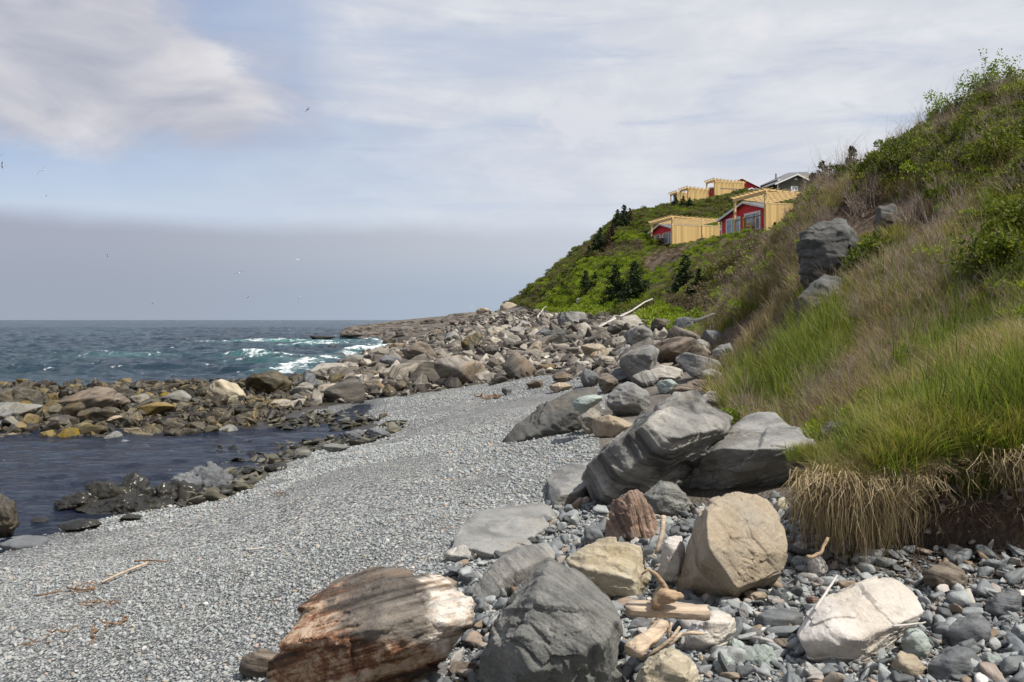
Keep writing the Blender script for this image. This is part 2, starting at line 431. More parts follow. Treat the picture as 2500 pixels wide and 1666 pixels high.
# ------------------------------------------------------------------ ground meshes
def ground_mats():
    # pebble beach
    m, T, b = mat_new('pebble ground')
    co = T.new('ShaderNodeTexCoord').outputs['Object']
    warp = T.vm('ADD', co, T.vm('SCALE', T.noise(co, 9, 2, 0.5, out='Color'), scale=0.03))
    def layer(sc):
        v1 = T.new('ShaderNodeTexVoronoi', feature='F1'); T.put(v1.inputs['Vector'], T.vm('MULTIPLY', warp, (1, .8, .3))); v1.inputs['Scale'].default_value = sc
        return v1.outputs['Distance'], T.sep(v1.outputs['Color'])[0]
    d1, c1 = layer(26); d2, c2 = layer(48)
    g = T.ramp(c1, [(0, (.11, .118, .12)), (.3, (.21, .22, .22)), (.62, (.29, .30, .30)), (.84, (.39, .395, .385)), (.93, (.42, .35, .29)), (1, (.6, .58, .54))])
    g2 = T.ramp(c2, [(0, (.10, .108, .112)), (.35, (.20, .21, .212)), (.7, (.30, .308, .305)), (.9, (.42, .40, .37)), (1, (.6, .56, .5))])
    gg = T.mix(T.ss(T.noise(co, .55, 4, .6), .45, .55), g, g2)
    hgt = T.mix(T.ss(T.noise(co, .55, 4, .6), .45, .55), T.comb(d1, d1, d1), T.comb(d2, d2, d2))
    hh = T.sep(hgt)[0]
    gg = T.mix(T.ss(hh, .35, .75), gg, (.055, .058, .058))
    big = T.noise(co, .35, 5, .6)
    gg = T.mix(1.0, gg, T.ramp(big, [(.3, (.85, .86, .86)), (.7, (1.12, 1.1, 1.08))]), 'MULTIPLY')
    rk = T.attr('rockzone'); wet = T.attr('wet')
    nr = T.noise(co, 1.4, 8, .65); rc = T.ramp(nr, [(.3, (.022, .018, .012)), (.55, (.06, .05, .034)), (.75, (.13, .11, .08))])
    dry = T.ramp(nr, [(.3, (.06, .05, .04)), (.55, (.14, .12, .10)), (.75, (.24, .215, .18))])
    rc = T.mix(T.attr('dry'), rc, dry)
    gg = T.mix(T.ss(T.m('ADD', rk, T.m('MULTIPLY_ADD', nr, .6, -.3)), .4, .6), gg, rc)
    gg = T.mix(T.m('MULTIPLY', wet, .75), gg, T.mix(1.0, gg, (.30, .31, .32), 'MULTIPLY'))
    so_ = T.ramp(nr, [(.3, (.028, .020, .014)), (.55, (.075, .054, .038)), (.78, (.15, .115, .085))])
    gg = T.mix(T.attr('soil'), gg, so_)
    T.put(b.inputs['Base Color'], gg)
    T.put(b.inputs['Roughness'], T.m('MULTIPLY_ADD', wet, -.5, .82))
    T.put(b.inputs['Normal'], T.bump(T.m('MULTIPLY_ADD', nr, .6, T.m('MULTIPLY', hh, -1.0)), .9, .035))
    M['pebbleground'] = m
    # hillside soil and thatch
    m, T, b = mat_new('hillside ground')
    co = T.new('ShaderNodeTexCoord').outputs['Object']
    n = T.noise(co, 1.2, 8, .65); n2 = T.noise(co, 9, 8, .7); n3 = T.noise(co, .22, 4, .5)
    grass = T.ramp(n2, [(.3, (.030, .038, .010)), (.5, (.085, .098, .025)), (.72, (.17, .16, .06))])
    straw = T.ramp(n2, [(.3, (.03, .023, .014)), (.55, (.10, .078, .046)), (.75, (.2, .16, .095))])
    c = T.mix(T.ss(n, .42, .62), grass, straw)
    soil = T.ramp(n2, [(.3, (.035, .025, .017)), (.5, (.105, .076, .053)), (.72, (.23, .175, .13))])
    c = T.mix(T.attr('soil'), c, soil)
    T.put(b.inputs['Base Color'], c); b.inputs['Roughness'].default_value = .95
    b.inputs['Specular IOR Level'].default_value = .1
    T.put(b.inputs['Normal'], T.bump(T.m('MULTIPLY_ADD', n2, .6, n), 1.0, .12))
    M['hill'] = m


ground_mats()
DIRT = [(1740, 900), (1715, 850), (1770, 805), (1850, 760), (1930, 690), (1975, 790), (1950, 850), (1850, 875)]
DIRT2 = [(1960, 560), (2080, 490), (2320, 480), (2330, 560), (2150, 590), (2090, 620)]
TOPDIRT = [(1560, 640), (1620, 610), (1690, 600), (1660, 640), (1590, 665)]


def build_ground():
    nr, nc = 640, 560
    ys = np.concatenate([[-30, -12, -5, -1], np.sort(np.concatenate([np.geomspace(0.8, 170, nr - 46), np.linspace(5.30, 5.85, 40)])), [230, 400]])
    us = np.concatenate([np.linspace(-40, -1.35, 40), np.linspace(-1.3, 1.3, nc - 80), np.linspace(1.35, 40, 40)])
    Y, U = np.meshgrid(ys, us, indexing='ij')
    X = U * (np.maximum(Y, 0.8) * 0.9 + 1.5)
    X = np.clip(X, -330, 260)
    Z = G(X, np.clip(Y, 0.5, 160)); Z = np.where(Y > 170, Z - (Y - 170) * 0.1, Z)
    v = np.stack([X.ravel(), Y.ravel(), Z.ravel()], 1)
    i = np.arange(nr * nc).reshape(nr, nc)
    f = np.stack([i[:-1, :-1].ravel(), i[:-1, 1:].ravel(), i[1:, 1:].ravel(), i[1:, :-1].ravel()], 1)
    yy = np.maximum(v[:, 1], .5); px, py = proj(v[:, 0], yy, v[:, 2])
    q = v * np.array([1, 1, 0])
    jit = fbm(q * 0.9, 3, 21) * 14 * np.clip(12 / yy, .3, 2)
    beach = inpoly(px + jit, py + jit, BEACH) | (v[:, 1] < 3)
    rock = np.where(beach, 0.0, 1.0)
    wet = np.clip((0.16 + 0.05 * fbm(q * .7, 2, 4) - v[:, 2]) / 0.14, 0, 1) * (v[:, 1] < 40)
    dry = np.clip((v[:, 2] - 0.55) / 0.5, 0, 1)
    soil = np.zeros(len(v))
    for pl in (DIRT, DIRT2, TOPDIRT):
        soil = np.maximum(soil, inpoly(px + jit, py + jit, pl) * 1.0)
    soil = np.where((yy > 5.50 - (v[:, 0] - 2.16) * .23 + .10 * fbm(q * 4, 2, 6)) & (yy < 6.3) & (v[:, 0] > 1.98) & (v[:, 2] < 1.62), 1.0, soil)
    k = v[f].mean(1); hill = k[:, 0] > toe_x(k[:, 1])
    hill = np.where((k[:, 1] > 4.0) & (k[:, 1] < 6.3) & (k[:, 0] > 1.7), k[:, 2] > 1.16, hill)
    for name, sel, mat, lab, cat in (('beach', ~hill, M['pebbleground'], 'grey pebble beach curving between the tide pool and the boulders', 'beach'),
                                     ('hillside', hill, M['hill'], 'steep overgrown hillside rising above the beach', 'hill')):
        ff = f[sel]; used = np.unique(ff); rm = np.full(len(v), -1); rm[used] = np.arange(len(used))
        me = mesh_np(name, v[used], rm[ff], mat, True, {'rockzone': rock[used], 'wet': wet[used], 'dry': dry[used], 'soil': soil[used]})
        tag(link(name, me), lab, cat, kind='structure')


build_ground()


def build_sea():
    m, T, b = mat_new('sea water')
    co = T.new('ShaderNodeTexCoord').outputs['Object']
    x, y, z = T.sep(co)
    pool = T.attr('pool'); foam = T.attr('foam')
    c = T.ramp(T.noise(T.vm('MULTIPLY', co, (.03, .012, 1)), 1.0, 4, .6), [(.35, (.008, .021, .037)), (.55, (.013, .036, .055)), (.7, (.020, .054, .070))])
    c = T.mix(T.attr('shoal'), c, (.07, .20, .19))
    c = T.mix(pool, c, (.010, .017, .036))
    fn = T.noise(co, 2.6, 6, .7, .5); fn2 = T.noise(T.vm('MULTIPLY', co, (1, .5, 1)), .7, 5, .65)
    fm = T.ss(T.m('ADD', foam, T.m('ADD', T.m('MULTIPLY_ADD', fn, 2.6, -1.3), T.m('MULTIPLY_ADD', fn2, 2.2, -1.1))), .46, .86)
    c = T.mix(fm, c, (.80, .83, .84))
    T.put(b.inputs['Base Color'], c)
    T.put(b.inputs['Roughness'], T.mix(fm, (.14, .14, .14), (.9, .9, .9)))
    b.inputs['IOR'].default_value = 1.33; b.inputs['Specular IOR Level'].default_value = .36
    near = T.ss(y, 25, 300)
    w1 = T.noise(T.vm('MULTIPLY', co, (1, 1.6, 1)), 1.1, 8, .62, .3)
    w2 = T.noise(T.vm('MULTIPLY', co, (1, 1.8, 1)), 4.5, 5, .6, .3)
    w3 = T.noise(T.vm('MULTIPLY', co, (1, 1.9, 1)), .16, 6, .7)
    h = T.m('ADD', T.m('MULTIPLY', w1, .62), T.m('MULTIPLY', w2, .20))
    h = T.m('MULTIPLY', h, T.m('MULTIPLY_ADD', pool, -.1, 1.0))
    h = T.m('ADD', h, T.m('MULTIPLY', w3, T.m('MULTIPLY_ADD', near, 3.5, .3)))
    T.put(b.inputs['Normal'], T.bump(h, 1.0, .9))
    nr, nc = 760, 420
    ys = np.concatenate([np.linspace(-30, 5, 12), np.geomspace(5.4, 260, nr - 62), np.geomspace(275, 9000, 50)])
    us = np.concatenate([np.linspace(-3.0, -.9, 30), np.linspace(-.88, .45, nc - 50), np.linspace(.5, 3, 20)])
    Y, U = np.meshgrid(ys, us, indexing='ij'); X = U * (np.maximum(Y, 3) + 3)
    q = np.stack([X.ravel(), Y.ravel(), 0 * X.ravel()], 1)
    yy = q[:, 1]; xx = q[:, 0]
    open_ = np.clip((yy - 31) / 8, 0, 1) * np.clip((-xx - 4) / 10, 0, 1)
    sw = fbm(q * np.array([.07, .15, 1]), 3, 31) * .30 + ridged(q * np.array([.34, .50, 1]), 4, 33) * .26 + fbm(q * np.array([1.1, 1.5, 1]), 3, 35) * .16
    z = sw * open_ * np.clip(1.4 - yy / 900, 0, 1) + (1 - open_) * fbm(q * np.array([1.3, 2.6, 1]), 4, 37) * .05
    # two breaking crests near the point
    foam = np.zeros(len(q)); shoal = np.zeros(len(q))
    px, py = proj(xx, np.maximum(yy, 1), np.zeros(len(q)))
    def crest(x0, x1, y0, y1, hgt, wid, fo, sho=.7):
        nonlocal z, foam, shoal
        t = np.clip((xx - x0) / (x1 - x0), -.3, 1.3); yc = y0 + (y1 - y0) * t + 1.2 * fbm(q * .25, 2, 41)
        mt = np.clip(1 - np.abs(t - .5) * 1.7, 0, 1); d = (yy - yc) / wid
        z = z + hgt * mt * np.exp(-d * d) * (yy > 20)
        foam = np.maximum(foam, fo * np.clip(mt * 2, 0, 1) * np.exp(-((d + .4) / .7) ** 2))
        shoal = np.maximum(shoal, sho * mt * np.exp(-((d + .3) / 2.2) ** 2))
    crest(-21.5, -14.5, 57, 57.5, .55, .8, .62)
    crest(-14.5, -8, 66, 74, .5, 1.4, 1.0, .9)
    crest(-40, -15, 97, 96, .35, 2.4, .55, .95)
    crest(-26, -12, 78, 80, .25, 1.6, .45, .8)
    crest(-17, -10, 48, 50, .15, 1.2, .5, .5)
    crest(-32, -24, 60, 60, .2, 1.5, .25, .5)
    edge = np.exp(-((xx - edge_x(np.clip(yy, 0, 160)) + 1.0) / 1.3) ** 2) * (yy > 38) * (yy < 112)
    foam = np.maximum(foam, edge * .55); shoal = np.maximum(shoal, edge * .5)
    cap = np.clip((fbm(q * np.array([.10, .22, 1]), 3, 51) - .50) * 3.2, 0, 1) * (yy > 60) * (yy < 420)
    foam = np.maximum(foam, cap * .12)
    pool = 1 - np.clip((yy - 24) / 8, 0, 1)
    v = np.stack([xx, yy, z], 1)
    i = np.arange(nr * nc).reshape(nr, nc)
    f = np.stack([i[:-1, :-1].ravel(), i[:-1, 1:].ravel(), i[1:, 1:].ravel(), i[1:, :-1].ravel()], 1)
    tag(link('sea', mesh_np('sea', v, f, m, True, {'foam': foam, 'shoal': shoal, 'pool': pool})), 'choppy blue green sea with foam breaking by the point', 'sea', kind='structure')


build_sea()

# ------------------------------------------------------------------ rocks
_ico = {}
def ico(k):
    if k not in _ico:
        bm = bmesh.new(); bmesh.ops.create_icosphere(bm, subdivisions=k, radius=1)
        _ico[k] = (np.array([v.co[:] for v in bm.verts]), np.array([[v.index for v in f.verts] for f in bm.faces])); bm.free()
    return _ico[k]


def hull_planes(pts):
    bm = bmesh.new()
    for p in pts: bm.verts.new(p)
    r = bmesh.ops.convex_hull(bm, input=bm.verts)
    bm.normal_update()
    ns = []; cs = []
    for f in bm.faces:
        n = np.array(f.normal[:]); c = float(n @ np.array(f.verts[0].co[:]))
        if f.calc_area() < 1e-7: continue
        if c < 0: n, c = -n, -c
        if any(n @ a > .9985 for a in ns): continue
        ns.append(n); cs.append(max(c, 1e-3))
    bm.free()
    return np.array(ns), np.array(cs)


def facets(w, L, n, amp, rg, aniso, base=None):
    """broken faces: every region of the surface gets a flat of its own tilt, with a small step at its border"""
    m = w + (w @ L)[:, None] * L * (aniso - 1)
    m = m + .07 * np.stack([fbm(w * 3.1 + 5, 3, 80), fbm(w * 3.1 + 25, 3, 82), fbm(w * 3.1 + 45, 3, 84)], 1)
    k = rg.choice(len(w), n, replace=False); c = m[k]; c0 = w[k]
    out = np.zeros(len(w)); a = rg.uniform(-1, .6, n) * amp; g = rg.normal(size=(n, 3)) * amp * 1.3 / (2.2 / math.sqrt(n))
    for i0 in range(0, len(w), 8000):
        q = m[i0:i0 + 8000]; d = (q * q).sum(1)[:, None] + (c * c).sum(1)[None] - 2 * q @ c.T; j = d.argmin(1)
        out[i0:i0 + 8000] = a[j] + np.clip(((w[i0:i0 + 8000] - c0[j]) * g[j] * .35).sum(1), -amp, amp)
    return out


def rock_mesh(name, pts, mat, seed, sub=5, lay=(0.15, 0.2, 1), chip=10, amp=1.0, strata=1.0, p=26, round_=0.0):
    """star-shaped rock: soft convex hull of pts, corners chipped off, layered and roughened"""
    rg = np.random.default_rng(seed)
    pts = np.asarray(pts, float); c = (pts.max(0) + pts.min(0)) / 2; pts = pts - c
    half = np.maximum((pts.max(0) - pts.min(0)) / 2, 1e-3)
    u = pts / half
    n, cc = hull_planes(u)
    if chip:
        chip = int(chip * 2.2); d = rg.normal(size=(chip, 3)); d /= np.linalg.norm(d, axis=1)[:, None]
        sup = (u @ d.T).max(0); n = np.vstack([n, d]); cc = np.concatenate([cc, sup * rg.uniform(.78, .97, chip)])
    dirs, f = ico(sub)
    q = np.clip(dirs @ n.T / cc, 1e-4, None)
    p = p * 3.0; qm = q.max(1); r = 1 / (qm * ((q / qm[:, None]) ** p).sum(1) ** (1 / p))
    if round_:
        r = r * (1 - round_) + round_ * np.minimum(r, .92)
    v = dirs * r[:, None] * half
    s = float(np.cbrt(half.prod())); L = np.array(lay, float); L /= np.linalg.norm(L)
    w = v / s; t = w @ L
    so = seed % 97
    tt = t + .16 * fbm(w * 1.1 + so, 3, 60)
    l1 = np.stack([tt * 8.0, w[:, 0] * .5 + so, w[:, 1] * .5], 1)
    disp = .030 * fbm(w * 1.3 + so, 3, 62) + .026 * ridged(w * 2.6 + so, 5, 64) + .020 * fbm(w * 7 + so, 5, 66)
    st = fbm(l1, 4, 68); st = np.clip(st * 5, -1, 1) * .5 + st
    mask = np.clip(.5 + 1.6 * fbm(w * .9 + so + 9, 2, 70), .08, 1)
    disp = disp + strata * .026 * st * mask
    if sub >= 4 and amp > .3:
        disp = disp + facets(w, L, 26, .055, rg, 1.8)
        if sub >= 5: disp = disp + facets(w, L, 130, .026, rg, 2.6) * np.clip(.55 + 1.5 * fbm(w * 1.2 + so + 3, 2, 71), 0, 1.2)
        if sub >= 6: disp = disp + facets(w, L, 520, .011, rg, 3.0) * np.clip(.4 + 2.0 * fbm(w * 1.6 + so + 7, 2, 73), 0, 1.2)
    rad = v / np.linalg.norm(v, axis=1)[:, None]
    v = v + rad * (disp * amp * s)[:, None]
    return mesh_np(name, v, f, mat, True, {'lay': (v @ L) / max(s, .05) * .5}), Vector(c)


def place_rock(me, c, label, cat='rock', name='boulder', group=None):
    o = link(name, me, loc=c); return tag(o, label, cat, group)


def hero(kind, outline, label, front=(), thick=None, d=None, sub=6, lay=(0.15, 0.2, 1), name='boulder', chip=10, amp=1.0, strata=1.0, p=26, seed=None, base=None, back=.72, sink=.05, autofront=.55, group=None):
    """outline of photo pixels turned into a solid rock standing where its foot meets the ground"""
    ol = np.array([r[:2] for r in outline], float); k = ol[:, 1].argmax()
    bp = base or (ol[:, 0].mean(), ol[k, 1])
    h = None
    if d is None:
        h = hit(*bp); d0 = h.y
    else: d0 = d
    w = (ol[:, 0].max() - ol[:, 0].min()) / F * d0; hh = (ol[:, 1].max() - ol[:, 1].min()) / F * d0
    th = thick or .85 * min(w, 1.4 * hh) + .15 * w
    dm = d0 + th * .42
    pts = []
    for row in outline:
        dd = row[2] if len(row) > 2 else 0.0
        pts.append(P(row[0], row[1], dm + dd))
    cx, cy = ol[:, 0].mean(), ol[:, 1].mean()
    for row in outline:
        dd = row[2] if len(row) > 2 else 0.0
        q = P(cx + (row[0] - cx) * back, cy + (row[1] - cy) * back, dm); q = q + Vector((q.x / q.y, 1, 0)) * (th * .5 + dd); pts.append(q)
    if front:
        for fx, fy, dd in front: pts.append(P(fx, fy, dm + dd))
    else:
        for row in outline:
            pts.append(P(cx + (row[0] - cx) * autofront, cy + (row[1] - cy) * autofront, dm - th * .40))
    lo = min(q.z for q in pts)
    for q in list(pts):
        if q.z < lo + .25 * hh: pts.append(Vector((q.x, q.y + .1 * th, q.z - sink - .05 * hh)))
    seed = seed or int(abs(cx * 13 + cy * 7))
    me, c = rock_mesh(name, [q[:] for q in pts], M[kind], seed, sub, lay, chip, amp, strata, p)
    return place_rock(me, c, label, name=name, group=group)


def flat(kind, outline, hgt, label, name='boulder', sub=6, lay=(0.1, 0.1, 1), amp=.6, chip=5, strata=.7, lift=None, group=None):
    """a slab lying on the beach: outline pixels are its top edge"""
    pts = []
    for px, py in outline:
        q = hit(px, py, lift if lift is not None else hgt * .8); g = gz(q.x, q.y); pts.append(q); pts.append(Vector((q.x, q.y + .03, g - .12)))
    cx = sum(q.x for q in pts) / len(pts); cy = sum(q.y for q in pts) / len(pts)
    for q in pts[::2]: pts.append(Vector((cx + (q.x - cx) * .7, cy + (q.y - cy) * .7, q.z + hgt * .22)))
    seed = int(abs(outline[0][0] * 11 + outline[0][1]))
    me, c = rock_mesh(name, [q[:] for q in pts], M[kind], seed, sub, lay, chip, amp, strata, 30)
    return place_rock(me, c, label, name=name, group=group)


def box_rock(kind, bb, label, sub=5, lay=None, name='boulder', seed=None, thick=1.0, ang=1.0, d=None, group=None, sink=.12, strata=1.0):
    """random angular rock filling a photo box (x0, y0, x1, y1)"""
    x0, y0, x1, y1 = bb
    if d is None:
        h = hit((x0 + x1) / 2, y1); d = h.y
    w = (x1 - x0) / F * d; hh = (y1 - y0) / F * d * (1 + sink)
    seed = seed or int(x0 * 7 + y0 * 3 + 1); rg = np.random.default_rng(seed)
    n = 15; q = rg.normal(size=(n, 3)); q /= np.linalg.norm(q, axis=1)[:, None]
    q = q * (1 + .25 * ang * rg.uniform(-1, 1, (n, 1)))
    q[:, 2] = np.where(q[:, 2] < -.2, q[:, 2] * 1.3, q[:, 2])
    q = (q - q.min(0)) / (q.max(0) - q.min(0)) - .5
    tk = .5 * (w + hh) * thick
    pts = q * np.array([w, tk, hh])
    if lay is None: lay = rg.normal(size=3) * .6 + np.array([.2, 0, 1])
    me, c = rock_mesh(name, pts, M[kind], seed, sub, lay, 6, .95, strata, 22)
    o = P((x0 + x1) / 2, y0, d + tk * .42)
    return place_rock(me, Vector((o.x, o.y, o.z - hh / 2)), label, name=name, group=group)


def heroes():
    # ---- the two great boulders and their neighbours
    hero('slab', [(1404, 1165, -.05), (1437, 1129, 0), (1483, 1083, .05), (1532, 1045, .1), (1582, 1003, .25), (1659, 965, .7), (1724, 955, .9), (1777, 965, 1.0), (1796, 1018, .6),
                  (1777, 1060, .3), (1700, 1160, .1), (1609, 1245, 0), (1540, 1255, 0), (1475, 1278, 0), (1438, 1250, -.05), (1412, 1206, -.1)],
         'largest dark slab boulder, pale banded top edge, tilted up beside a broad grey one',
         front=[(1412, 1160, -.38), (1490, 1095, -.55), (1590, 1036, -.62), (1620, 1058, -.62), (1700, 1075, -.45), (1640, 1180, .05), (1480, 1230, .05)],
         thick=1.3, lay=(.55, -.5, .75), base=(1475, 1271), sub=7, chip=8, amp=1.1, strata=1.2, p=34, seed=11)
    hero('grey', [(1672, 1180), (1708, 1102, 0), (1747, 1064, .1), (1800, 1026, .4), (1838, 1013, .6), (1926, 1009, .8), (1945, 1026, .7), (2007, 1087, .2), (2014, 1106, 0), (1999, 1190, 0),
                  (1972, 1212, 0), (1877, 1218, 0), (1724, 1238, 0), (1684, 1216, 0)],
         'broad grey boulder with a dark shaded front, against the grassy bank',
         front=[(1760, 1108, -.52), (1850, 1096, -.58), (1995, 1092, -.45), (1985, 1180, -.12), (1800, 1195, -.12), (1715, 1200, -.15)],
         thick=1.3, lay=(-.25, .25, 1), base=(1860, 1216), sub=7, chip=7, amp=1.0, strata=1.1, p=30, seed=12)
    hero('olive', [(1572, 1200), (1610, 1172), (1658, 1178), (1688, 1222), (1684, 1258), (1640, 1272), (1575, 1268)], 'low olive rock tucked under the two great boulders', thick=.35, sub=6, seed=13)
    hero('red', [(1538, 1186), (1490, 1225), (1474, 1296), (1470, 1328), (1560, 1338), (1606, 1312), (1606, 1268), (1572, 1207)], 'pointed reddish rock with upright bands', front=[(1545, 1200, -.12), (1555, 1320, -.22), (1500, 1320, -.12)],
         thick=.5, lay=(1, .35, .25), sub=6, amp=1.3, strata=1.6, seed=14, name='boulder')
    hero('tan', [(1721, 1231, .1), (1797, 1207, .2), (1874, 1218, .2), (1908, 1260, .15), (1930, 1354, 0), (1929, 1384, 0), (1818, 1448, 0), (1755, 1490, 0), (1666, 1470, .05), (1659, 1422, .1), (1678, 1328, .1), (1698, 1265, .1)],
         'big tan boulder with one smooth slanting face, above the driftwood plank', front=[(1722, 1250, -.22), (1730, 1338, -.42), (1800, 1436, -.32), (1700, 1470, -.02)],
         thick=.62, lay=(.6, -.3, .6), base=(1755, 1486), sub=7, chip=7, amp=.75, strata=.5, p=40, seed=15)
    hero('cream', [(1378, 1372, .1), (1420, 1342, .1), (1490, 1320, .1), (1560, 1326, .1), (1577, 1352), (1584, 1400), (1597, 1432), (1590, 1468), (1540, 1488), (1498, 1482), (1440, 1425)],
         'cream and ochre rounded boulder behind the grey pyramid shaped one', front=[(1430, 1392, -.12), (1560, 1415, -.16), (1500, 1375, -.1), (1540, 1470, -.1)], thick=.5, lay=(.3, .5, .8), sub=6, amp=.9, seed=16)
    hero('olive', [(1300, 1384, .15), (1345, 1375, .2), (1372, 1386, .15), (1450, 1420, .1), (1510, 1490), (1534, 1556), (1518, 1622), (1500, 1730), (1180, 1735), (1176, 1602), (1200, 1530), (1260, 1440, .1)],
         'large grey green pyramid shaped boulder in the foreground', front=[(1320, 1420, -.06), (1400, 1470, -.16), (1470, 1580, -.22), (1330, 1600, -.32), (1230, 1640, -.25)],
         thick=.72, d=3.45, lay=(.5, .6, .5), sub=7, chip=12, amp=1.05, strata=.7, p=30, seed=17)
    hero('grey', [(1300, 1338, .1), (1345, 1328, .1), (1366, 1350), (1335, 1400), (1260, 1475), (1160, 1492), (1125, 1478), (1190, 1400, .05), (1262, 1352, .1)],
         'smooth pale slab leaning behind the grey pyramid shaped boulder', front=[(1230, 1410, -.1), (1180, 1470, -.14), (1300, 1380, -.02)], thick=.5, base=(1160, 1484), lay=(.7, .2, .5), sub=6, chip=4, amp=.5, strata=.6, seed=18)
    hero('rust', [(1028, 1392, .1), (1080, 1396, .1), (1106, 1425, .05), (1146, 1470), (1152, 1500), (1140, 1562), (1092, 1612), (1030, 1690), (650, 1712), (643, 1622), (680, 1560, .1), (722, 1500, .15), (800, 1450, .2), (900, 1412, .2)],
         'rust brown and white streaked boulder lying like a log in the foreground', front=[(700, 1600, -.14), (960, 1522, -.26), (1100, 1480, -.14), (1110, 1560, -.16), (900, 1640, -.28)],
         thick=.62, d=3.55, lay=(-.25, .35, .9), sub=7, chip=8, amp=1.25, strata=1.9, p=26, seed=19)
    hero('brown', [(580, 1640), (590, 1605), (640, 1585), (690, 1600), (690, 1650), (620, 1660)], 'flat brown stone at the left end of the rust streaked boulder', thick=.16, sub=5, chip=3, amp=.5, seed=20)
    flat('grey', [(1100, 1335), (1122, 1290), (1160, 1252), (1230, 1234), (1352, 1226), (1362, 1250), (1318, 1288), (1285, 1322), (1200, 1342)], .10, 'flat grey slab lying in the pebbles left of the great boulders')
    flat('grey', [(1338, 1175), (1345, 1150), (1405, 1125), (1450, 1130), (1440, 1195), (1395, 1205), (1345, 1212)], .16, 'low pale slab against the left foot of the largest dark boulder')
    hero('white', [(1600, 1408), (1622, 1310), (1668, 1306), (1676, 1380), (1660, 1440), (1606, 1446)], 'grey white upright rock wedged left of the big tan boulder', thick=.25, sub=5, seed=22, lay=(.2, .2, 1))
    hero('white', [(1925, 1595), (1938, 1532), (1982, 1492), (2052, 1452, .1), (2137, 1430, .2), (2197, 1439, .25), (2262, 1475, .2), (2262, 1515, .1), (2190, 1540), (2170, 1600), (2116, 1638), (2040, 1655), (1985, 1648)],
         'large white boulder with a rounded top at lower right', front=[(1950, 1580, -.12), (2060, 1560, -.22), (2150, 1570, -.12), (2040, 1490, -.02)], thick=.62, lay=(.2, -.3, 1), sub=7, chip=10, amp=.75, strata=.5, p=14, seed=23)
    hero('white', [(1658, 1575), (1680, 1530), (1740, 1497), (1788, 1500), (1798, 1540), (1772, 1578), (1700, 1602)], 'pale stone under the right end of the driftwood plank', thick=.26, sub=6, seed=24, p=16)
    hero('cream', [(1540, 1672), (1570, 1612), (1620, 1590), (1682, 1602), (1716, 1650), (1720, 1715), (1540, 1715)], 'cream coloured stone at the bottom edge below the driftwood', thick=.3, d=3.5, sub=6, seed=25, p=18)
    hero('slate', [(1842, 1525), (1850, 1500), (1900, 1490), (1962, 1498), (1960, 1530), (1915, 1547), (1862, 1543)], 'oval blue grey stone left of the white boulder', thick=.2, sub=5, seed=26, p=12, chip=3, amp=.4)
    hero('brown', [(2246, 1402), (2270, 1385), (2320, 1378), (2362, 1398), (2366, 1435), (2330, 1455), (2275, 1440)], 'pinkish brown banded stone under the overhanging turf', thick=.25, sub=5, seed=27, p=14, lay=(.4, .3, 1))
    hero('slate', [(2300, 1545), (2340, 1512), (2395, 1505), (2432, 1540), (2425, 1578), (2320, 1590)], 'dark angular rock right of the white boulder', thick=.25, sub=5, seed=28)
    hero('green', [(2196, 1565), (2215, 1540), (2250, 1537), (2278, 1580), (2270, 1615), (2215, 1612)], 'pale green angular stone leaning on a tan one', thick=.16, sub=5, seed=29, p=30)
    hero('tan', [(2178, 1630), (2195, 1595), (2240, 1610), (2262, 1635), (2255, 1665), (2190, 1662)], 'small tan stone under the pale green angular one', thick=.2, sub=5, seed=30)
    hero('slate', [(2264, 1625), (2290, 1590), (2370, 1582), (2408, 1630), (2410, 1690), (2270, 1690)], 'grey rock with a flat top at the bottom right', thick=.25, d=3.75, sub=5, seed=31)
    hero('slate', [(2402, 1480), (2430, 1450), (2492, 1446), (2500, 1500), (2462, 1520), (2420, 1510)], 'slate grey flat stone near the right edge', thick=.22, sub=5, seed=32)
    hero('white', [(2458, 1462), (2490, 1440), (2525, 1440), (2525, 1475), (2475, 1482)], 'pale curved stone cut by the right edge', thick=.15, sub=5, seed=33, p=12)
    hero('slate', [(1920, 1262), (1938, 1218), (1975, 1212), (2002, 1245), (1992, 1276), (1935, 1280)], 'dark slate block between the tan boulder and the turf', thick=.3, sub=5, seed=34)
    hero('cream', [(1888, 1245), (1895, 1216), (1918, 1212), (1925, 1250), (1905, 1262)], 'small cream stone behind the big tan boulder', thick=.15, sub=4, seed=35)
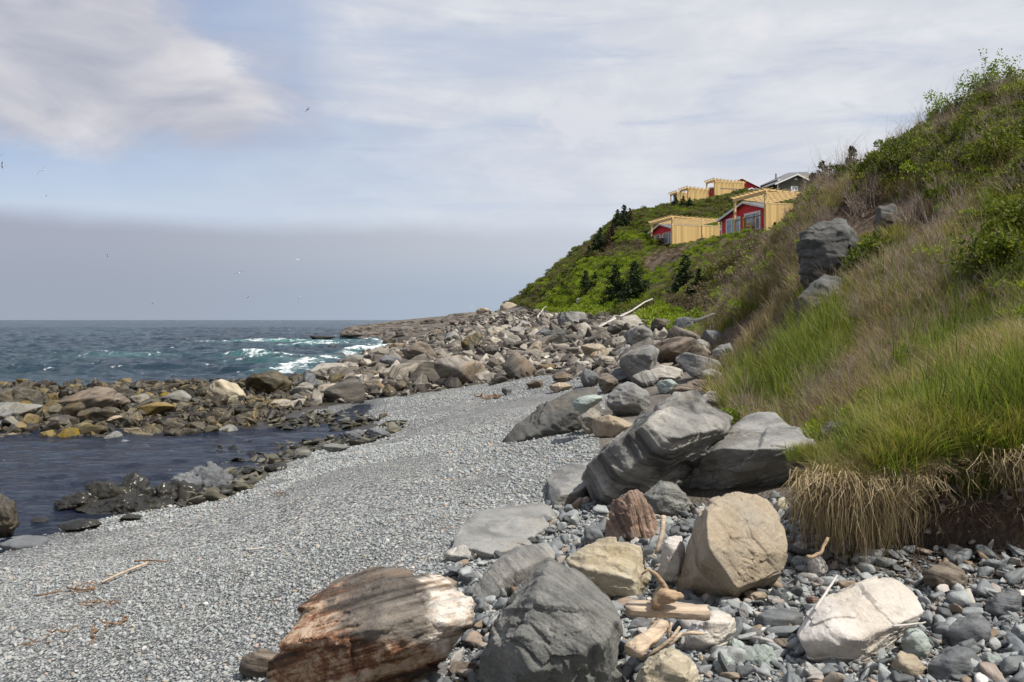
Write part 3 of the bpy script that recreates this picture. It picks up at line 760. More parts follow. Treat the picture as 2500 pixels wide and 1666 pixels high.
    for k, (kd, bb, lb) in enumerate([
        ('green', (1928, 1356, 1972, 1390), 'teal rounded cobble right of the big tan boulder'),
        ('white', (1968, 1354, 2018, 1416), 'pale grey rounded cobble beside the teal one'),
        ('white', (1936, 1322, 1972, 1364), 'white elongated cobble above the teal one'),
        ('green', (1774, 1560, 1822, 1606), 'pale green round cobble left of the white boulder'),
        ('green', (1812, 1574, 1908, 1634), 'pale blue green flat cobble near the foot of the white boulder'),
        ('green', (1738, 1602, 1796, 1648), 'pale green cobble beside the cream coloured bottom stone'),
        ('slate', (1816, 1536, 1866, 1566), 'dark blue flat cobble below the oval blue grey stone'),
        ('brown', (1878, 1560, 1932, 1592), 'rusty cobble left of the white boulder'),
        ('slate', (1535, 1512, 1592, 1552), 'grey white patterned cobble under the left of the plank'),
        ('slate', (1505, 1608, 1560, 1650), 'black flat cobble right of the grey pyramid shaped boulder'),
        ('tan', (1810, 1440, 1872, 1470), 'flat tan stone at the foot of the big tan boulder'),
        ('green', (1890, 1436, 1945, 1470), 'dull green flat stone right of the big tan boulder'),
        ('grey', (1798, 1482, 1828, 1522), 'grey egg shaped cobble left of the oval blue grey stone'),
        ('grey', (1870, 1452, 1918, 1482), 'dark grey cobble between the tan boulder and the oval stone'),
        ('red', (1968, 1452, 2000, 1486), 'reddish brown stone left of the tip of the white boulder'),
        ('grey', (2270, 1452, 2312, 1480), 'grey cobble below the pinkish brown stone'),
        ('slate', (2358, 1472, 2400, 1500), 'flat blue cobble left of the slate grey flat stone'),
        ('slate', (2262, 1545, 2302, 1578), 'blue grey cobble right of the pale green angular stone'),
        ('green', (2408, 1600, 2450, 1640), 'green grey cobble right of the flat topped rock'),
        ('pale', (1960, 1620, 2010, 1670), 'light grey stone at the foot of the white boulder'),
        ('pale', (2110, 1610, 2152, 1650), 'pointed light stone right of the white boulder foot'),
        ('slate', (1030, 1612, 1095, 1660), 'long grey stone at the right end of the rust streaked boulder'),
        ('brown', (1092, 1620, 1172, 1655), 'flat brown cobble between the rust streaked and the pyramid boulder'),
        ('pale', (1085, 1330, 1160, 1374), 'pale stone with a square end beside the flat slab'),
        ('grey', (1240, 1322, 1302, 1350), 'dark grey angular stone below the flat slab'),
        ('slate', (1125, 1395, 1175, 1436), 'dark grey oval cobble above the rust streaked boulder'),
        ('slate', (1425, 1280, 1472, 1345), 'dark angular rock left of the pointed reddish one'),
        ('white', (1598, 1255, 1612, 1275), 'small white stone by the driftwood stick'),
        ('slate', (1640, 1270, 1690, 1300), 'blue grey cobble in front of the low olive rock'),
        ('green', (1610, 1268, 1650, 1290), 'pale cobble in front of the low olive rock'),
    ]):
        box_rock(kd, bb, lb, sub=5, seed=200 + k, name='cobble', ang=.5, strata=.35)
    # ---- rocks in the bank
    hero('dark', [(1937, 640), (1945, 570, .1), (2000, 535, .2), (2060, 522, .3), (2092, 540, .3), (2098, 600, .2), (2080, 630, .1), (2040, 690), (2005, 708), (1962, 690)],
         'tall dark boulder balanced on the bank below the dry bushes', front=[(1975, 590, -.15), (2068, 575, -.55), (2060, 640, -.5), (2000, 680, -.2)], thick=1.3, d=15.6, lay=(.25, .3, 1), sub=6, seed=41, amp=1.1)
    hero('dark', [(1928, 800), (1932, 740), (1985, 705, .1), (2005, 672, .2), (2065, 680, .2), (2085, 740, .2), (2070, 830), (1950, 850)], 'grey rock half hidden in grass under the balanced boulder', thick=1.0, d=14.2, sub=6, seed=42)
    hero('dark', [(2130, 545), (2140, 500), (2190, 497), (2200, 560), (2150, 580)], 'grey ledge rock left of its twin in the high bank', thick=.8, d=17.6, sub=5, seed=43)
    hero('dark', [(2240, 540), (2260, 500), (2320, 492), (2330, 530), (2290, 570)], 'grey ledge rock under the leafy bushes of the high bank', thick=.8, d=17.4, sub=5, seed=44)
    hero('slate', [(2002, 1050), (2025, 1030), (2070, 1024), (2105, 1030), (2105, 1075), (2050, 1090), (2008, 1085)], 'dark rounded rock in the turf right of the broad grey boulder', thick=.35, sub=5, seed=45, p=16)
    hero('olive', [(2085, 1100), (2100, 1065), (2150, 1050), (2165, 1085), (2140, 1115)], 'mossy stone sunk in the turf', thick=.3, sub=5, seed=46)
    hero('pale', [(1792, 1000), (1800, 970), (1830, 960), (1845, 985), (1830, 1015), (1800, 1015)], 'pale stone at the edge of the long grass', thick=.25, sub=5, seed=47)
    hero('pale', [(1845, 1010), (1865, 985), (1890, 990), (1890, 1010)], 'pale stone in the grass behind the broad grey boulder', thick=.2, sub=4, seed=48)
    # ---- middle ground
    hero('dark', [(1207, 1099, -.2), (1265, 1034, 0), (1330, 984, .2), (1387, 957, .4), (1456, 938, .6), (1466, 960, .5), (1470, 1060, .1), (1376, 1070), (1265, 1078)],
         'long dark wedge of layered rock pointing at the sea', front=[(1280, 1070, -.3), (1400, 1010, -.35), (1440, 1060, -.3)], thick=1.2, base=(1376, 1068), lay=(.5, -.3, .85), sub=6, strata=1.7, amp=1.0, seed=51)
    hero('green', [(1395, 992), (1410, 972), (1440, 964), (1478, 966), (1462, 985), (1425, 1000)], 'grey green stone with a white cross vein, lying on the long wedge', thick=.45, d=11.2, sub=5, seed=52)
    mids = [
        ('pale', (1408, 993, 1474, 1064), 'rounded veined stone leaning on the long wedge', 'e'),
        ('grey', (1470, 930, 1594, 1020), 'big grey block behind the largest dark boulder', 'g'),
        ('tan', (1440, 1012, 1555, 1070), 'low tan slab between the wedge and the largest dark boulder', 'f'),
        ('brown', (1458, 908, 1516, 962), 'rusty brown block at the top end of the long wedge', ''),
        ('slate', (1412, 900, 1466, 948), 'dark pointed block left of the rusty brown one', ''),
        ('green', (1602, 926, 1662, 962), 'pale green square block behind the big grey one', ''),
        ('brown', (1670, 926, 1738, 958), 'banded brown stone beside the long grass', ''),
        ('grey', (1650, 860, 1790, 932), 'big grey overhanging boulder near the dirt scar', ''),
        ('pale', (1552, 888, 1682, 934), 'low pale boulder under the grey overhanging one', ''),
        ('brown', (1588, 822, 1734, 908), 'large stepped brown block above the pale low boulder', ''),
        ('grey', (1508, 838, 1612, 932), 'tall leaning grey slab left of the stepped block', ''),
        ('grey', (1524, 788, 1600, 856), 'square grey block below the leaning white pole', ''),
        ('tan', (1416, 838, 1490, 880), 'tan block in the middle of the boulder field', ''),
        ('pale', (1402, 785, 1444, 832), 'pale upright block near the foot of the slope', ''),
        ('grey', (1362, 756, 1438, 798), 'grey cracked block at the foot of the green slope', ''),
        ('slate', (1360, 762, 1386, 800), 'dark slate block at the left of the cracked one', ''),
        ('tan', (1270, 830, 1324, 874), 'boulder with orange lichen in the boulder field', ''),
        ('slate', (1712, 803, 1764, 852), 'blue grey boulder at the left of the dirt scar', ''),
        ('pale', (1492, 780, 1530, 818), 'pale slab under the leaning white pole', ''),
        ('slate', (1640, 770, 1720, 820), 'grey slabby rock in the weeds by the fallen white pole', ''),
        ('grey', (1712, 880, 1760, 912), 'low dark rock at the foot of the dirt scar', ''),
        ('brown', (1280, 926, 1328, 950), 'brown stone alone on the far beach', ''),
        ('slate', (1224, 942, 1252, 966), 'small dark stone alone on the far beach', ''),
        ('tan', (1338, 934, 1402, 958), 'tan slab at the edge of the far beach', ''),
        ('slate', (836, 1048, 892, 1078), 'dark grey stone by the tide pool outlet', ''),
        ('slate', (894, 1044, 958, 1072), 'flat grey stone right of the one by the outlet', ''),
        ('olive', (705, 1098, 762, 1122), 'dark green rock at the right end of the tide pool', ''),
        ('olive', (775, 1082, 860, 1106), 'low green grey stones half sunk at the pool edge', ''),
        ('tan', (1600, 860, 1660, 892), 'tan boulder under the stepped brown block', ''),
        ('brown', (1345, 905, 1400, 935), 'brown angular rock at the end of the far beach', ''),
        ('grey', (1540, 905, 1610, 948), 'grey rounded boulder left of the pale green square block', ''),
        ('slate', (1480, 895, 1545, 935), 'dark boulder right of the rusty brown block', ''),
        ('grey', (1706, 900, 1772, 948), 'angular grey slab leaning on the edge of the long grass', ''),
        ('pale', (1700, 950, 1770, 1000), 'pale broken slab between the long grass and the largest boulder', ''),
        ('brown', (1630, 935, 1700, 975), 'brown flat slab behind the largest dark boulder', ''),
        ('dark', (1590, 775, 1650, 822), 'dark angular slab below the bleached log', ''),
        ('grey', (1740, 836, 1800, 882), 'grey broken rock at the foot of the dirt scar', ''),
        ('pale', (1450, 868, 1508, 905), 'pale angular rock above the rusty brown block', ''),
        ('dark', (1330, 800, 1400, 842), 'dark split rock in the boulder field', ''),
    ]
    for k, (kd, bb, lb, _) in enumerate(mids): box_rock(kd, bb, lb, seed=300 + k, name='boulder')
    # ---- rock band on the left
    left = [
        ('tidal', (-20, 944, 100, 1004), 'dark peaked rock at the left end of the rock band'),
        ('olive', (-20, 984, 104, 1036), 'green flat topped boulder at the left edge'),
        ('brown', (157, 942, 308, 1010), 'large brown boulder standing before the sea at the left'),
        ('olive', (313, 962, 370, 1000), 'upright grey green stone right of the large brown boulder'),
        ('olive', (384, 950, 472, 992), 'smooth olive boulder in the rock band'),
        ('cream', (500, 920, 614, 990), 'boulder with a pale cream top beside the dark big one'),
        ('tidal', (584, 900, 710, 968), 'big dark brown boulder at the water behind the cream one'),
        ('slate', (714, 906, 782, 958), 'grey boulder right of the big dark brown one'),
        ('pale', (756, 885, 852, 922), 'pale flat topped boulder at the water'),
        ('olive', (704, 932, 772, 970), 'greenish boulder below the grey one'),
        ('tan', (766, 933, 884, 974), 'long tan boulder in the rock band'),
        ('yellow', (139, 1042, 214, 1090), 'yellow brown rounded boulder at the pool edge'),
        ('yellow', (92, 1050, 144, 1088), 'mustard coloured boulder left of the yellow brown one'),
        ('olive', (230, 1052, 300, 1100), 'egg shaped olive boulder standing in the pool edge'),
        ('yellow', (299, 1042, 347, 1070), 'small mustard stone above the egg shaped boulder'),
        ('yellow', (-8, 1056, 58, 1084), 'yellow stone at the left edge of the pool'),
        ('olive', (-8, 1016, 62, 1050), 'olive green stone under the green flat topped boulder'),
        ('tidal', (184, 994, 278, 1040), 'rough brown boulder below the large brown one'),
        ('tidal', (92, 988, 184, 1022), 'dark slabby boulder right of the green flat topped one'),
        ('yellow', (336, 980, 434, 1018), 'flat boulder with a yellow top in the rock band'),
        ('yellow', (530, 1004, 566, 1024), 'small bright yellow stone in the rock band'),
        ('tan', (250, 1014, 304, 1036), 'orange tan stone below the rough brown boulder'),
        ('tan', (655, 974, 724, 998), 'yellow tan boulder under the greenish one'),
        ('olive', (530, 1036, 582, 1056), 'green stone at the right end of the pool'),
        ('tidal', (398, 1046, 452, 1082), 'brown stone standing in the pool right of the egg shaped boulder'),
        ('yellow', (326, 1056, 382, 1084), 'ochre stone right of the egg shaped boulder'),
        ('tidal', (110, 1012, 188, 1044), 'brown rounded boulder in the left rock band'),
        ('tidal', (470, 944, 530, 976), 'flat dark rock left of the cream topped boulder'),
    ]
    for k, (kd, bb, lb) in enumerate(left): box_rock(kd, bb, lb, seed=400 + k, ang=.7, strata=.7, d=None if bb[3] > 940 else None)
    hero('tidal', [(-30, 1200), (15, 1206), (40, 1240), (48, 1275), (30, 1305), (-30, 1312)], 'brown streaked boulder at the left edge by the pool', thick=.5, sub=6, seed=450, lay=(1, .2, .3), d=9.6)
    flat('slate', [(-30, 1330), (0, 1312), (60, 1306), (118, 1312), (100, 1325), (30, 1334)], .06, 'flat wet slab at the left edge of the pebbles', sub=5)
    for k, (bb, lb) in enumerate([((70, 1262, 122, 1292), 'shiny wet rock in the water at lower left'), ((140, 1266, 250, 1300), 'black wet rock where the pebbles meet the pool'),
                                  ((290, 1255, 350, 1274), 'small black rock at the pebble edge'), ((322, 1170, 352, 1186), 'small black rock out in the pool'),
                                  ((590, 1140, 640, 1166), 'weedy rock at the right end of the pool reef'), ((640, 1130, 705, 1152), 'weedy low rock by the pebbles right of the reef')]):
        box_rock('weed', bb, lb, seed=470 + k, sub=5, ang=.6)
    # wet reef in the pool
    def reef(kind, spec, lab, seed):
        V = []; Fc = []; L = []; b0 = 0; rg = np.random.default_rng(seed)
        c0 = None
        for (px, py, w, h) in spec:
            q = hit(px, py); wl = EYE / max(.01, (py - HZ)) * F
            x, y = (px - 1250) / F * wl, wl; W = w / F * wl; Hh = h / F * wl
            pts = rg.normal(size=(16, 3)); pts /= np.linalg.norm(pts, axis=1)[:, None]; pts *= np.array([W * .68, W * .55, Hh * 1.6])
            me, c = rock_mesh('tmp', pts, M[kind], seed + len(V), 5, (.3, .4, 1), 5, 1.0, .8, 6)
            n = len(me.vertices); co = np.zeros(n * 3, np.float32); me.vertices.foreach_get('co', co); co = co.reshape(-1, 3)
            d = ridged(co * 7 + px, 5, seed) * .055 + fbm(co * 22 + px, 4, seed) * .040
            co = co + (co / np.linalg.norm(co, axis=1)[:, None]) * d[:, None] + np.array([x, y + W * .2, 0.0]) + np.array(c[:])
            f = np.zeros(len(me.polygons) * 3, np.int32); me.polygons.foreach_get('vertices', f); bpy.data.meshes.remove(me)
            V.append(co); Fc.append(f.reshape(-1, 3) + b0); b0 += n
        V = np.concatenate(V); Fc = np.concatenate(Fc); c = V.mean(0)
        me = mesh_np('reef_rock', V - c, Fc, M[kind], True, {'lay': V @ np.array([.3, .4, .8])})
        place_rock(me, Vector(c.tolist()), lab, name='reef_rock')
    reef('weed', [(175, 1240, 70, 18), (215, 1234, 90, 30), (265, 1228, 110, 44), (305, 1226, 90, 46), (350, 1232, 90, 32), (395, 1230, 100, 36), (300, 1246, 120, 20), (440, 1226, 100, 30), (240, 1248, 100, 12), (365, 1246, 110, 16), (480, 1236, 90, 18)], 'black weedy reef running through the tide pool', 481)
    reef('slate', [(450, 1208, 80, 34), (490, 1202, 90, 46), (525, 1196, 70, 50), (555, 1204, 60, 34), (500, 1222, 110, 22), (585, 1196, 60, 18)], 'grey humped rock at the shore end of the reef', 483)
    # ---- rocks in the surf and the ledge of the point
    for k, (kd, bb, lb, d) in enumerate([
        ('weed', (650, 878, 710, 896), 'black rock in the surf nearest the beach', 48), ('weed', (794, 841, 834, 857), 'pyramid shaped black rock in the surf', 72),
        ('weed', (756, 818, 826, 830), 'low rock awash off the tip of the ledge', 104), ('tidal', (932, 826, 968, 846), 'dark pointed rock in the white water', 76),
        ('tidal', (756, 876, 812, 892), 'dark low rock at the edge of the white water', 52), ('tidal', (806, 862, 850, 880), 'brown rock at the edge of the white water', 58),
        ('brown', (972, 832, 1078, 892), 'long dark tilted slab by the white water', None), ('slate', (928, 866, 980, 906), 'dark ridged slab below the tilted one', None),
        ('grey', (1082, 806, 1130, 842), 'grey slab boulder below the ledge', None), ('tidal', (1124, 812, 1184, 862), 'dark boulder beside the grey slab below the ledge', None),
        ('tan', (962, 886, 1022, 928), 'tan upright slab in the boulder field', None), ('olive', (850, 864, 890, 890), 'olive rock behind the dark ridged slab', None),
        ('tan', (1020, 890, 1070, 916), 'tan block right of the upright slab', None), ('brown', (1060, 866, 1090, 892), 'round rusty boulder in the boulder field', None),
        ('cream', (1114, 880, 1140, 898), 'pale yellow round stone in the boulder field', None), ('brown', (870, 902, 940, 930), 'brown boulder left of the upright tan slab', None),
        ('pale', (1180, 796, 1240, 832), 'pale slab boulder under the green slope', None), ('pale', (1196, 820, 1232, 846), 'pale white block in the boulder field', None),
        ('grey', (1240, 796, 1300, 824), 'grey tilted rock under the green slope', None), ('slate', (1300, 800, 1350, 828), 'dark jumbled rock below the cracked block', None),
    ]):
        box_rock(kd, bb, lb, seed=500 + k, d=d, thick=1.1)
    def ledge(pts, lab, seed, lay=(.12, .3, 1)):
        me, c = rock_mesh('rock_ledge', pts, M['ledge'], seed, 7, lay, 8, 1.0, 2.2, 22)
        return place_rock(me, c, lab, 'rock ledge', 'rock_ledge')
    ledge([P(822, 812, 108)[:], P(830, 800, 110)[:], P(824, 829, 107)[:], P(950, 786, 118)[:], P(1000, 787, 112)[:], P(1120, 774, 118)[:], P(1140, 800, 100)[:], P(1120, 828, 98)[:], P(900, 833, 103)[:], P(1010, 834, 100)[:],
           P(1000, 779, 125)[:], P(1130, 768, 125)[:], P(840, 806, 120)[:]], 'long flat dark ledge running out into the sea', 601)
    ledge([P(1050, 800, 106)[:], P(1105, 768, 112)[:], P(1190, 760, 112)[:], P(1225, 768, 104)[:], P(1230, 800, 96)[:], P(1120, 828, 95)[:], P(1060, 826, 98)[:], P(1210, 825, 92)[:], P(1190, 762, 122)[:], P(1110, 770, 122)[:]],
          'higher brown ledge between the flat ledge and the green slope', 602)
    for k, (bb, d, lb) in enumerate([((868, 790, 960, 816), 108, 'layered dark block on the seaward tip of the ledge'), ((940, 783, 1040, 812), 110, 'long layered block in the middle of the ledge'), ((1020, 776, 1100, 806), 108, 'stepped layered block inland on the ledge'),
                                     ((1090, 772, 1160, 802), 104, 'layered block where the two ledges meet'), ((960, 806, 1050, 834), 101, 'dark undercut block at the foot of the ledge'), ((1050, 800, 1130, 830), 98, 'dark cracked block at the landward foot of the ledge'),
                                     ((826, 806, 900, 832), 105, 'low dark block at the seaward foot of the ledge'), ((1150, 764, 1235, 800), 102, 'brown layered block below the loaf shaped boulder'), ((1215, 765, 1290, 800), 97, 'brown layered block under the orange capped outcrop')]):
        box_rock('ledge', bb, lb, d=d, seed=630 + k, sub=6, thick=.8, lay=(.12, .3, 1), strata=2.2, ang=1.2)
    box_rock('tan', (1160, 750, 1198, 768), 'brown loaf shaped boulder perched on the ledge', d=106, seed=610, sink=.05)
    box_rock('tan', (1216, 736, 1270, 775), 'orange capped outcrop where the ledge meets the slope', d=101, seed=611)
    hero('ledge', [(1255, 770), (1266, 745), (1300, 716), (1322, 712), (1330, 735), (1310, 770)], 'grey outcrop on the skyline at the foot of the slope', d=99, thick=3, sub=6, seed=612)
    box_rock('grey', (1330, 712, 1352, 744), 'grey pointed rock in the grass of the far slope', d=88, seed=613)
    box_rock('slate', (1406, 726, 1430, 748), 'small grey rock in the brush of the slope', d=72, seed=614)


heroes()


# filler boulders: many individuals from a few shared shapes
def variants(mat, n, seed, ang=1.0):
    out = []
    for k in range(n):
        rg = np.random.default_rng(seed + k)
        q = rg.normal(size=(14, 3)); q /= np.linalg.norm(q, axis=1)[:, None]; q *= (1 + .25 * ang * rg.uniform(-1, 1, (14, 1)))
        q = q * np.array([1, rg.uniform(.7, 1), rg.uniform(.5, .85)])
        me, c = rock_mesh('boulder', q * .5, M[mat], seed + k, 4, rg.normal(size=3) + np.array([0, 0, 1.5]), 6, 1.1, 1.0, 22)
        out.append(me)
    return out


FIELD = [(720, 985), (790, 930), (900, 868), (1010, 835), (1060, 812), (1150, 775), (1240, 762), (1310, 762), (1400, 760), (1560, 770), (1690, 800), (1760, 870), (1740, 930), (1680, 900), (1560, 920), (1420, 920), (1330, 908), (1180, 935), (1000, 960), (850, 980)]
BAND = [(-60, 1085), (-60, 935), (180, 950), (480, 935), (640, 925), (760, 915), (800, 930), (800, 980), (700, 1010), (560, 1050), (420, 1085), (200, 1092)]


def fillers():
    VM = variants('mixed', 8, 900) ; VP = variants('pale', 5, 930); VT = variants('tidal', 7, 950, .6); VY = variants('yellow', 3, 970, .5)
    placed = []
    def run(poly, count, pick, smin, smax, group, lab, seed):
        rg = np.random.default_rng(seed); n = 0; tries = 0
        x0 = min(p[0] for p in poly); x1 = max(p[0] for p in poly); y0 = min(p[1] for p in poly); y1 = max(p[1] for p in poly)
        while n < count and tries < count * 30:
            tries += 1
            px = rg.uniform(x0, x1); py = rg.uniform(y0, y1)
            if not inpoly(np.array([px]), np.array([py]), poly)[0]: continue
            h = hit(px, py)
            if h is None or h.y > 116: continue
            s = smin * (smax / smin) ** (rg.uniform() ** 2.2)
            if any((a.x - h.x) ** 2 + (a.y - h.y) ** 2 < (.33 * (s + b)) ** 2 for a, b in placed): continue
            placed.append((h, s))
            key, lb = pick(px, py, rg)
            o = link('boulder', key, loc=(h.x, h.y, h.z + s * .12))
            o.rotation_euler = (rg.normal() * .3, rg.normal() * .3, rg.uniform(0, 6.28)); o.scale = (s * rg.uniform(.85, 1.3), s * rg.uniform(.8, 1.1), s * rg.uniform(.75, 1.2))
            tag(o, lb or lab, 'rock', group); n += 1
    def p_field(px, py, rg):
        if px < 1000 and py > 900 and rg.uniform() < .5: return VT[rg.integers(7)], None
        if px > 1150 and rg.uniform() < .35: return VP[rg.integers(5)], None
        return VM[rg.integers(8)], None
    run(FIELD, 88, p_field, .60, 2.0, 'boulders of the boulder field', 'one of the jumbled grey brown rocks between the far beach and the slope', 71)
    def p_band(px, py, rg):
        if rg.uniform() < .15: return VY[rg.integers(3)], None
        return VT[rg.integers(7)], None
    run(BAND, 54, p_band, .40, 1.15, 'rocks of the tidal rock band', 'one of the wet brown rocks between the tide pool and the sea', 72)


fillers()


# ------------------------------------------------------------------ scattering of uncountable stuff
SRC = bpy.data.collections.new('scatter_sources')           # never linked to the scene


def scatter(name, pts, rots, scls, meshes, label, cat):
    me = bpy.data.meshes.new(name); n = len(pts)
    me.vertices.add(n); me.vertices.foreach_set('co', np.asarray(pts, np.float32).ravel())
    for an, a in (('rot', rots), ('scl', scls)):
        at = me.attributes.new(an, 'FLOAT_VECTOR', 'POINT'); at.data.foreach_set('vector', np.asarray(a, np.float32).ravel())
    o = link(name, me); tag(o, label, cat, kind='stuff')
    for m in meshes:
        for mt in m.materials:
            if mt.name not in [x.name for x in me.materials if x]: me.materials.append(mt)
    ng = bpy.data.node_groups.new(name, 'GeometryNodeTree')
    ng.interface.new_socket('Geometry', in_out='INPUT', socket_type='NodeSocketGeometry')
    ng.interface.new_socket('Geometry', in_out='OUTPUT', socket_type='NodeSocketGeometry')
    N = ng.nodes; L = ng.links
    gi = N.new('NodeGroupInput'); go = N.new('NodeGroupOutput')
    iop = N.new('GeometryNodeInstanceOnPoints'); iop.inputs['Pick Instance'].default_value = True
    join = N.new('GeometryNodeJoinGeometry')
    for k, m in enumerate(meshes):
        so = bpy.data.objects.new(name + '_source', m); SRC.objects.link(so)
        oi = N.new('GeometryNodeObjectInfo'); oi.inputs['Object'].default_value = so; oi.inputs['As Instance'].default_value = True
        L.new(oi.outputs['Geometry'], join.inputs[0])
    def named(nm):
        a = N.new('GeometryNodeInputNamedAttribute'); a.data_type = 'FLOAT_VECTOR'; a.inputs['Name'].default_value = nm
        return a.outputs['Attribute']
    e = N.new('FunctionNodeEulerToRotation'); L.new(named('rot'), e.inputs[0])
    L.new(gi.outputs[0], iop.inputs['Points']); L.new(join.outputs[0], iop.inputs['Instance'])
    rnd = N.new('FunctionNodeRandomValue'); rnd.data_type = 'INT'
    rnd.inputs[4].default_value = 0; rnd.inputs[5].default_value = len(meshes) - 1
    L.new(rnd.outputs[2], iop.inputs['Instance Index'])
    L.new(e.outputs[0], iop.inputs['Rotation']); L.new(named('scl'), iop.inputs['Scale'])
    L.new(iop.outputs[0], go.inputs[0])
    md = o.modifiers.new('scatter', 'NODES'); md.node_group = ng
    return o


def pebble_mat(name, stops, rough=.75):
    m, T, b = mat_new(name)
    rnd = T.new('ShaderNodeObjectInfo').outputs['Random']
    co = T.new('ShaderNodeTexCoord').outputs['Object']
    n = T.noise(T.vm('ADD', co, T.comb(T.m('MULTIPLY', rnd, 50), 0, 0)), 2.2, 6, .65)
    c = T.ramp(rnd, stops)
    c = T.mix(1.0, c, T.ramp(n, [(.25, (.72, .72, .72)), (.75, (1.25, 1.25, 1.25))]), 'MULTIPLY')
    T.put(b.inputs['Base Color'], c); b.inputs['Roughness'].default_value = rough; b.inputs['Specular IOR Level'].default_value = .3
    T.put(b.inputs['Normal'], T.bump(n, .3, .1))
    return m


def pebble_meshes(mat, n, seed, sub=3, ang=.4):
    out = []
    for k in range(n):
        rg = np.random.default_rng(seed + k)
        q = rg.normal(size=(12, 3)); q /= np.linalg.norm(q, axis=1)[:, None]; q *= 1 + ang * rg.uniform(-.4, .4, (12, 1))
        me, c = rock_mesh('pebble', q * np.array([.5, .38, .26]), mat, seed + k, sub, (0, 0, 1), 0, .5 if ang < 1 else .95, .2 if ang < 1 else .8, 7 if ang < .5 else 18)
        out.append(me)
    return out


def grid_pts(rg, n, ymin, ymax, xl, xr, power=1.0):
    y = np.exp(rg.uniform(np.log(ymin), np.log(ymax), n)) if power == 'log' else ymin + (ymax - ymin) * rg.uniform(0, 1, n) ** power
    x = xl(y) + (xr(y) - xl(y)) * rg.uniform(0, 1, n)
    return x, y


